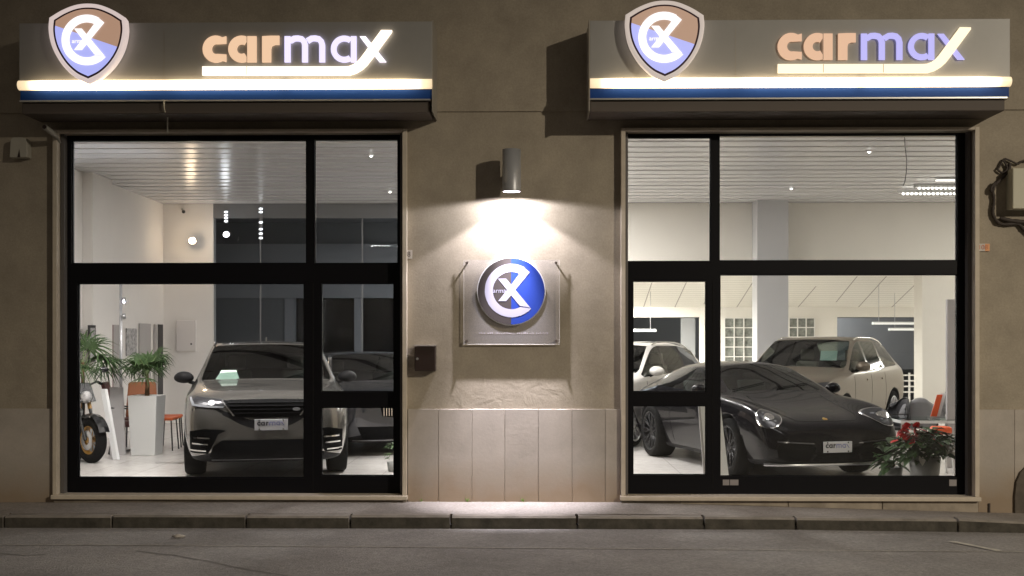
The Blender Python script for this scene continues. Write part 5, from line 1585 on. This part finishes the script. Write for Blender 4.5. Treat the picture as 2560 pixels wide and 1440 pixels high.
# wine leather high back chair (side view)
def chair_at(px, dep, rzdeg):
    p = floor_at(px, dep); return (p.x, p.y, 0), R(rzdeg)
loc, rz = chair_at(322, 16.55, 100)
u = thing('high_back_chair', 'wine red leather high back chair beside the tall planter', 'chair', loc, rz)
MB().prism([(-.21, .16, .44), (.21, .16, .44), (.20, .30, 1.02), (-.20, .30, 1.02)], (0, .06, .0)).build('backrest', 'leather_wine', u, bevel=.025)
MB().box((-.22, -.24, .38), (.22, .20, .46)).build('seat', 'leather_wine', u, bevel=.03)
for sx in (-1, 1):
    MB().tube([(sx*.19, -.20, .39), (sx*.20, -.24, 0)], .012, 6).build('leg', 'metal_dark', u); MB().tube([(sx*.19, .16, .39), (sx*.20, .24, 0)], .012, 6).build('leg', 'metal_dark', u)
    MB().tube([(sx*.24, -.18, .46), (sx*.25, -.18, .64), (sx*.25, .20, .66)], .012, 6).build('armrest', 'metal_dark', u)
# brown chair back behind the planter
loc, rz = chair_at(352, 17.3, 15)
u = thing('low_chair', 'red brown leather chair whose back shows above the planter', 'chair', loc, rz)
MB().prism([(-.24, .2, .45), (.24, .2, .45), (.20, .28, .98), (-.20, .28, .98)], (0, .06, 0)).build('backrest', 'leather_brown', u, bevel=.03)
MB().box((-.25, -.24, .38), (.25, .22, .46)).build('seat', 'leather_wine', u, bevel=.03)
for sx in (-1, 1):
    for sy in (-.2, .18): MB().tube([(sx*.21, sy, .39), (sx*.22, sy, 0)], .012, 6).build('leg', 'metal_dark', u)
# orange stools, two nested side by side
for i, (px, dep, lb_) in enumerate(((414, 17.0, 'nearer of two orange topped stools with thin dark legs'), (430, 17.5, 'farther of two orange topped stools with thin dark legs'))):
    p = floor_at(px, dep)
    u = thing('stool', lb_, 'stool', (p.x, p.y, 0), .2*i, 'orange stools beside the grey car')
    MB().box((-.15, -.15, .44), (.15, .15, .485)).build('seat', 'seat_orange', u, bevel=.02)
    for sx in (-1, 1):
        for sy in (-1, 1): MB().tube([(sx*.12, sy*.12, .44), (sx*.15, sy*.15, 0)], .011, 6).build('leg', 'metal_dark', u)
# white leaning boards between motorbike and chair
def easel(px0, px1, dep, h, lean, label):
    p = floor_at(px0, dep); q = floor_at(px1, dep); x = (q-p)
    u = thing('leaning_board', label, 'board')
    MB().prism([p, q, q + UP*h + VR*lean + VF*.15, p + UP*h + VR*lean + VF*.15], VF*.02 + VR*.03).build('panel', 'board_white', u)
easel(282, 293, 15.6, .95, -.22, 'narrow white board leaning beside the motorbike')
p = floor_at(296, 16.2); u = thing('leaning_board', 'grey panel standing at the foot of the spotlight pole', 'board')
MB().prism([p + VR*-.12, p + VR*.10, p + VR*.03 + UP*.95 + VF*.1, p + VR*-.16 + UP*.95 + VF*.1], VF*.03).build('panel', 'banner_grey', u)

# motorbike at the left edge
p = floor_at(228, 15.2)
mo = thing('motorbike', 'black motorbike with yellow details at the left edge of the left window', 'motorbike', (p.x, p.y, 0), R(232))
def mw(parent, y, r):
    o = MB().lathe([(r-.11, -.05), (r-.03, -.065), (r, -.03), (r, .03), (r-.03, .065), (r-.11, .05), (r-.11, -.05)], axis='x', n=36, origin=(0, y, r)).build('wheel', 'rubber', parent)
    g = MB().lathe([(r-.112, -.045), (r-.135, -.03), (r-.135, .03), (r-.112, .045)], axis='x', n=30, origin=(0, y, r))
    for k in range(10):
        a = k*math.pi/5; g.cyl((0, y+.03*math.cos(a), r+.03*math.sin(a)), (0, y+(r-.125)*math.cos(a), r+(r-.125)*math.sin(a)), .007, n=6)
    g.cyl((-.06, y, r), (.06, y, r), .035, n=12); g.build('rim', 'moto_yellow', o)
    MB().lathe([(.06, .062), (.13, .062), (.13, .068), (.06, .068)], axis='x', n=24, origin=(0, y, r)).build('brake_disc', 'moto_silver', o)
mw(mo, .0, .30); mw(mo, -1.38, .30)
fk = MB()
for sx in (-.085, .085): fk.tube([(sx, .0, .30), (sx, -.14, .62), (sx, -.24, .92)], [.020, .020, .024], 10)
fk.build('fork', 'metal_dark', mo)
ft = MB()
for sx in (-.085, .085): ft.tube([(sx, -.17, .70), (sx, -.225, .86)], .027, 10)
ft.build('fork_sleeve', 'moto_yellow', mo)
MB().tube([(-.38, -.38, 1.02), (-.25, -.27, 1.06), (-.08, -.25, 1.0), (.08, -.25, 1.0), (.25, -.27, 1.06), (.38, -.38, 1.02)], .013, 8).build('handlebar', 'metal_dark', mo)
for sx in (-1, 1):
    MB().tube([(sx*.28, -.30, 1.05), (sx*.38, -.38, 1.02)], .020, 8).build('grip', 'rubber', mo)
    m_ = MB(); m_.tube([(sx*.22, -.27, 1.06), (sx*.30, -.22, 1.20)], .006, 6); m_.ico((sx*.32, -.22, 1.22), .055, sub=2, scale=(1.3, .4, .8)); m_.build('mirror', 'moto_black', mo)
MB().ico((0, -.12, .86), .085, sub=2, scale=(1, .7, 1)).build('headlight', 'picture_grey', mo)
MB().prism([(-.14, -.10, .80), (.14, -.10, .80), (.11, -.20, 1.05), (-.11, -.20, 1.05)], (0, -.03, .0)).build('fly_screen', 'moto_black', mo, bevel=.01)
tk = MB(); tk.ico((0, -.55, .84), .20, sub=3, scale=(.72, 1.35, .62)); tk.build('tank', 'moto_black', mo)
MB().prism([(-.13, -.75, .76), (.13, -.75, .76), (.10, -1.35, .86), (-.10, -1.35, .86)], (0, 0, .07)).build('seat', 'interior_dark', mo, bevel=.025)
en = MB(); en.box((-.16, -.82, .30), (.16, -.38, .58)); en.cyl((-.18, -.60, .44), (.18, -.60, .44), .10, n=16); en.cyl((0, -.42, .50), (0, -.34, .70), .08, n=14); en.build('engine', 'moto_silver', mo, bevel=.02)
fr = MB()
for sx in (-.10, .10): fr.tube([(sx*.3, -.24, .92), (sx, -.36, .60), (sx, -.50, .28), (sx, -.85, .30), (sx, -1.0, .70), (sx, -.75, .78), (sx*.3, -.26, .90)], .016, 8)
fr.tube([(-.1, -.85, .35), (-.09, -1.38, .30)], .02, 8); fr.tube([(.1, -.85, .35), (.09, -1.38, .30)], .02, 8); fr.build('bike_frame', 'metal_dark', mo)
MB().tube([(.12, -.36, .55), (.16, -.34, .35), (.17, -.7, .24), (.19, -1.25, .38)], [.022, .022, .03, .045], 10).build('exhaust', 'moto_silver', mo)
MB().lathe([(.315, -.07), (.325, 0), (.315, .07)], axis='x', n=14, origin=(0, 0, .30))
mg = MB(); n_ = 12; v = []
for i in range(n_+1):
    a = R(20 + 130*i/n_); v += [(-.075, .34*math.cos(a), .30+.34*math.sin(a)), (0, .355*math.cos(a), .30+.355*math.sin(a)), (.075, .34*math.cos(a), .30+.34*math.sin(a))]
mg.add(v, [(3*i+j, 3*i+j+1, 3*i+j+4, 3*i+j+3) for i in range(n_) for j in (0, 1)]); mg.build('mudguard', 'moto_black', mo)
for sx in (-1, 1): MB().tube([(sx*.07, -.55, .26), (sx*.20, -.60, .0)], .011, 6).build('side_stand', 'metal_dark', mo)

# ---------------------------------------------------------------- right window: furniture
def shell_chair(px, dep, rz, m, label):
    p = floor_at(px, dep)
    u = thing('mesh_chair', label, 'chair', (p.x, p.y, 0), R(rz), 'rounded mesh chairs around the glass table')
    g = MB(); n_ = 14; v = []
    for j in range(7):
        z = .44 + .40*j/6; w_ = .25*(1 - .5*max(0, (j/6-.45))**1.6*1.9)
        for i in range(n_+1):
            a = -1.25 + 2.5*i/n_; zz = z if j < 6 else z - .10*abs(a/1.25)**2
            v.append((w_*math.sin(a)*1.05, .20 + .06*j/6 - .16*(1-math.cos(a)), zz - .05*abs(a/1.25)**2*j/6))
    g.add(v, [(j*(n_+1)+i, j*(n_+1)+i+1, (j+1)*(n_+1)+i+1, (j+1)*(n_+1)+i) for j in range(6) for i in range(n_)], 0, True)
    o = g.build('backrest', m, u, recalc=False); s_ = o.modifiers.new('s', 'SOLIDIFY'); s_.thickness = .015
    rim = [Vector(v[j*(n_+1)]) for j in range(7)] + [Vector(q) for q in v[6*(n_+1)+1:7*(n_+1)-1]] + [Vector(v[j*(n_+1)+n_]) for j in range(6, -1, -1)]
    MB().tube(rim, .011, 8).build('back_rim', 'moto_silver' if m == 'mesh_grey' else 'metal_dark', u)
    MB().box((-.23, -.24, .42), (.23, .18, .455)).build('seat', m, u, bevel=.015)
    for sx in (-1, 1):
        for sy in (-.2, .16): MB().tube([(sx*.20, sy, .42), (sx*.23, sy*1.15, 0)], .011, 6).build('leg', 'moto_silver', u)
        MB().tube([(sx*.23, .16, .44), (sx*.28, .10, .64), (sx*.28, -.18, .64), (sx*.24, -.2, .44)], .010, 6).build('armrest', 'metal_dark', u)
    return u
shell_chair(2222, 15.5, -75, 'mesh_black', 'black mesh chair seen from the side right of the sports car')
shell_chair(2292, 15.7, 172, 'mesh_grey', 'grey mesh chair with round back behind the glass table')
# glass table on chrome frame
p = floor_at(2312, 14.9)
u = thing('glass_table', 'small glass table with chrome frame between the mesh chairs', 'table', (p.x, p.y, 0), 0)
glass_mat('table_glass', (.80, .88, .86), 1.5)
MB().box((-.40, -.30, .60), (.40, .30, .612)).build('tabletop', 'table_glass', u)
fr = MB()
fr.box((-.40, -.305, .562), (.40, -.275, .598)); fr.box((-.40, .275, .562), (.40, .305, .598)); fr.box((-.405, -.274, .562), (-.375, .274, .598)); fr.box((.375, -.274, .562), (.405, .274, .598))
fr.build('table_frame', 'planter_white', u)
for sx in (-.38, .38):
    for sy in (-.28, .28): MB().box((sx-.014, sy-.014, 0), (sx+.014, sy+.014, .561)).build('leg', 'moto_silver', u)
# printed folders standing on the table
p2 = Vector((p.x+.20, p.y, .612))
u = thing('brochure_stand', 'red and grey printed folders in a stand on the glass table', 'brochures', p2)
for i, (m_, dx_) in enumerate((('bag_orange', -.07), ('board_white', -.02), ('picture_grey', .05))):
    MB().prism([(dx_-.06, .02*i, 0), (dx_+.02, .02*i, 0), (dx_+.10, .02*i, .30+.02*i), (dx_+.03, .02*i, .30+.02*i)], (0, .012, 0)).build('folder', m_, u)
MB().box((-.14, -.02, -.0), (.12, .10, .02)).build('stand', 'moto_silver', u)
# orange bag / cushion
p = floor_at(2352, 13.9); u = thing('orange_stool', 'bright orange seat with pale legs behind the flowers', 'stool', (p.x, p.y, 0), .1)
z = atd(2350, 1075, 13.9).z
MB().box((-.11, -.10, z-.05), (.11, .10, z+.045)).build('seat', 'bag_orange', u, bevel=.035)
for sx in (-1, 1):
    for sy in (-1, 1): MB().tube([(sx*.08, sy*.07, z-.05), (sx*.12, sy*.1, 0)], .012, 6).build('leg', 'planter_white', u)
# tall grey banner panel at right
a = atd(2368, 748, 14.6); c = atd(2440, 748, 14.6); f0 = floor_at(2368, 14.6)
u = thing('display_panel', 'tall plain grey display panel at the right edge of the right window', 'panel')
MB().box((a.x, a.y, .001), (c.x, a.y+.06, a.z)).build('panel', 'banner_grey', u, bevel=.006)
# white board hidden by the mullion
p = floor_at(1752, 12.55); q = floor_at(1822, 12.55)
u = thing('standing_board', 'white leaning board mostly hidden by the mullion beside the black sports car', 'board')
zt_ = atd(1760, 1012, 12.6).z
PQ = [floor_at(1768, 12.5), floor_at(1826, 12.5), atd(1800, 1003, 12.6), atd(1750, 1003, 12.6)]
MB().prism(PQ, VF*.03).build('panel', 'board_white', u)
MB().prism([floor_at(1762, 12.5), floor_at(1767.5, 12.5), atd(1749.5, 1003, 12.6), atd(1745, 1003, 12.6)], VF*.028).build('edge', 'banner_grey', u)

# flowering pot plants
def leaf(g, base, d, le, wd, mi=0, curl=.25):
    d = d.normalized(); side = d.cross(UP); side = side.normalized() if side.length > .05 else Vector((1,0,0)); nrm = side.cross(d).normalized()
    v = []
    for t, w_ in ((0, .05), (.25, .8), (.5, 1), (.75, .65), (1, 0.02)):
        c = base + d*le*t - UP*curl*le*t*t
        v += [c - side*wd*w_/2, c - nrm*wd*w_*.15, c + side*wd*w_/2]
    g.add(v, [(3*k+j, 3*k+j+1, 3*k+j+4, 3*k+j+3) for k in range(4) for j in (0, 1)], mi)
def flower_plant(px, dep, pot_r, pot_h, spread, height, seed, label, reds, whites, nl):
    random.seed(seed)
    p = floor_at(px, dep)
    u = thing('flowering_plant', label, 'potted plant', (p.x, p.y, 0), 0, 'flowering pot plants inside the right window')
    MB().lathe([(0, 0), (pot_r*.8, 0), (pot_r, pot_h), (pot_r-.012, pot_h), (pot_r-.02, pot_h-.03), (0, pot_h-.03)], n=24).build('pot', 'pot_grey', u)
    g = MB(); fr_ = MB(); fw = MB()
    for i in range(nl):
        az = random.uniform(0, 6.283); el = random.uniform(-.35, 1.3); rr = random.uniform(.2, 1)
        c = Vector((math.cos(az)*spread*rr*.7, math.sin(az)*spread*rr*.5, pot_h - .02 + height*(random.random()**.8)*(1.15-.5*rr)))
        d = Vector((math.cos(az)*math.cos(el), math.sin(az)*math.cos(el), math.sin(el)*.8))
        leaf(g, c, d, random.uniform(.12, .20), random.uniform(.065, .11), 0, .5)
        if i % 3 == 0: g.tube([(0, 0, pot_h-.02), (c.x*.4, c.y*.4, pot_h + (c.z-pot_h)*.6), c], .004, 4)
    g.build('foliage', 'leaf_dark', u, recalc=False)
    for lst, mesh_, m_ in ((reds, fr_, 'flower_red'), (whites, fw, 'flower_white')):
        for (x, z) in lst:
            for k in range(5):
                az = random.uniform(0, 6.283); leaf(mesh_, Vector((x + random.uniform(-.03, .03), -spread*.35 + random.uniform(-.03, .03), pot_h + z + random.uniform(-.02, .02))),
                                                     Vector((math.cos(az), -.4, math.sin(az)*.8)), random.uniform(.07, .12), .075, 0, .2)
        if lst: mesh_.build('flowers', m_, u, recalc=False)
flower_plant(2312, 12.62, .17, .34, .42, .34, 21, 'flowering plant with red and white blooms in a wide grey pot', [(-.30, .30), (-.24, .27), (-.19, .24), (-.25, .34), (-.14, .33), (-.31, .22), (.31, .32), (.06, .22)], [(-.11, .20), (-.13, .26), (.20, .17), (.23, .09), (-.06, .04)], 210)
flower_plant(2232, 12.9, .11, .20, .24, .34, 22, 'smaller leafy plant with green shoots in front of the sports car bumper', [], [], 46)
# foliage tuft in the lower right of the left window
p = floor_at(985, 14.2); random.seed(4)
u = thing('small_plant', 'small dark plant at the pier edge of the left window', 'potted plant', (p.x, p.y, 0))
MB().lathe([(0, 0), (.07, 0), (.09, .12), (.075, .12), (0, .1)], n=16).build('pot', 'pot_grey', u)
g = MB()
for i in range(36):
    az = random.uniform(0, 6.283); leaf(g, Vector((.05*math.cos(az), .05*math.sin(az), .12 + .22*random.random())), Vector((math.cos(az), math.sin(az), random.uniform(0, 1))), .10, .03, 0, .5)
g.build('foliage', 'leaf_green', u, recalc=False)

# white railing behind the beige car, pendant battens beyond the openings
x0 = at(2230, 0, 12.9).x; x1 = at(2306, 0, 12.9).x
u = thing('railing', 'white metal railing beyond the beige off-road car', 'railing')
g = MB(); 
for py in (938, 952, 966, 980): z = at(2260, py, 12.9).z; g.box((x0, 12.88, z-.014), (x1, 12.90, z+.014))
g.build('rail', 'white_paint', u)
for x in (x0+.02, (x0+x1)/2+.05, x1-.02): MB().box((x-.018, 12.901, 0), (x+.018, 12.93, at(2260, 932, 12.9).z)).build('post', 'white_paint', u)
mat('batten_glow', (.9, .9, .88), .4, emit=(1, .98, .92), estr=.55)
def pendant(px0, px1, py, dep, pxr, ztop, label):
    a = atd(px0, py, dep); c = atd(px1, py, dep)
    u = thing('pendant_light', label, 'pendant light', (0,0,0), 0, 'slim pendant strip lights beyond the rear openings')
    MB().obox((a+c)/2, (c-a)/2, VF*.05, UP*.018).build('tube', 'batten_glow', u); MB().obox((a+c)/2+UP*.029, (c-a)/2, VF*.04, UP*.009).build('housing', 'lamp_white', u)
    q = atd(pxr, py, dep)
    MB().cyl(q + UP*.039, Vector((q.x, q.y, ztop)), .006, n=6).build('rod', 'spot_body', u)
pendant(2181, 2306, 809, 23.8, 2197, ZBK-.01-slope*1.15, 'upper slim pendant strip light in front of the grey rear opening')
pendant(2222, 2306, 824, 24.4, 2237, ZBK-.01-slope*1.75, 'lower slim pendant strip light in front of the grey rear opening')
pendant(1583, 1640, 827, 24.4, 1626, ZBK-.01-slope*1.75, 'short slim pendant strip light above the white hatchback')
# loose cable on the ceiling pane: hanging thin cable in the wide right pane
pts = [atd(x, y_, 13.9) for x, y_ in ((2259, 300), (2263, 370), (2267, 400), (2266, 430), (2262, 455), (2257, 466))]
pts[0].z = CZ
u = thing('hanging_cable', 'thin dark cable hanging from the ceiling in the wide right pane', 'cable')
MB().tube(pts, .005, 6).build('cable', 'metal_dark', u)
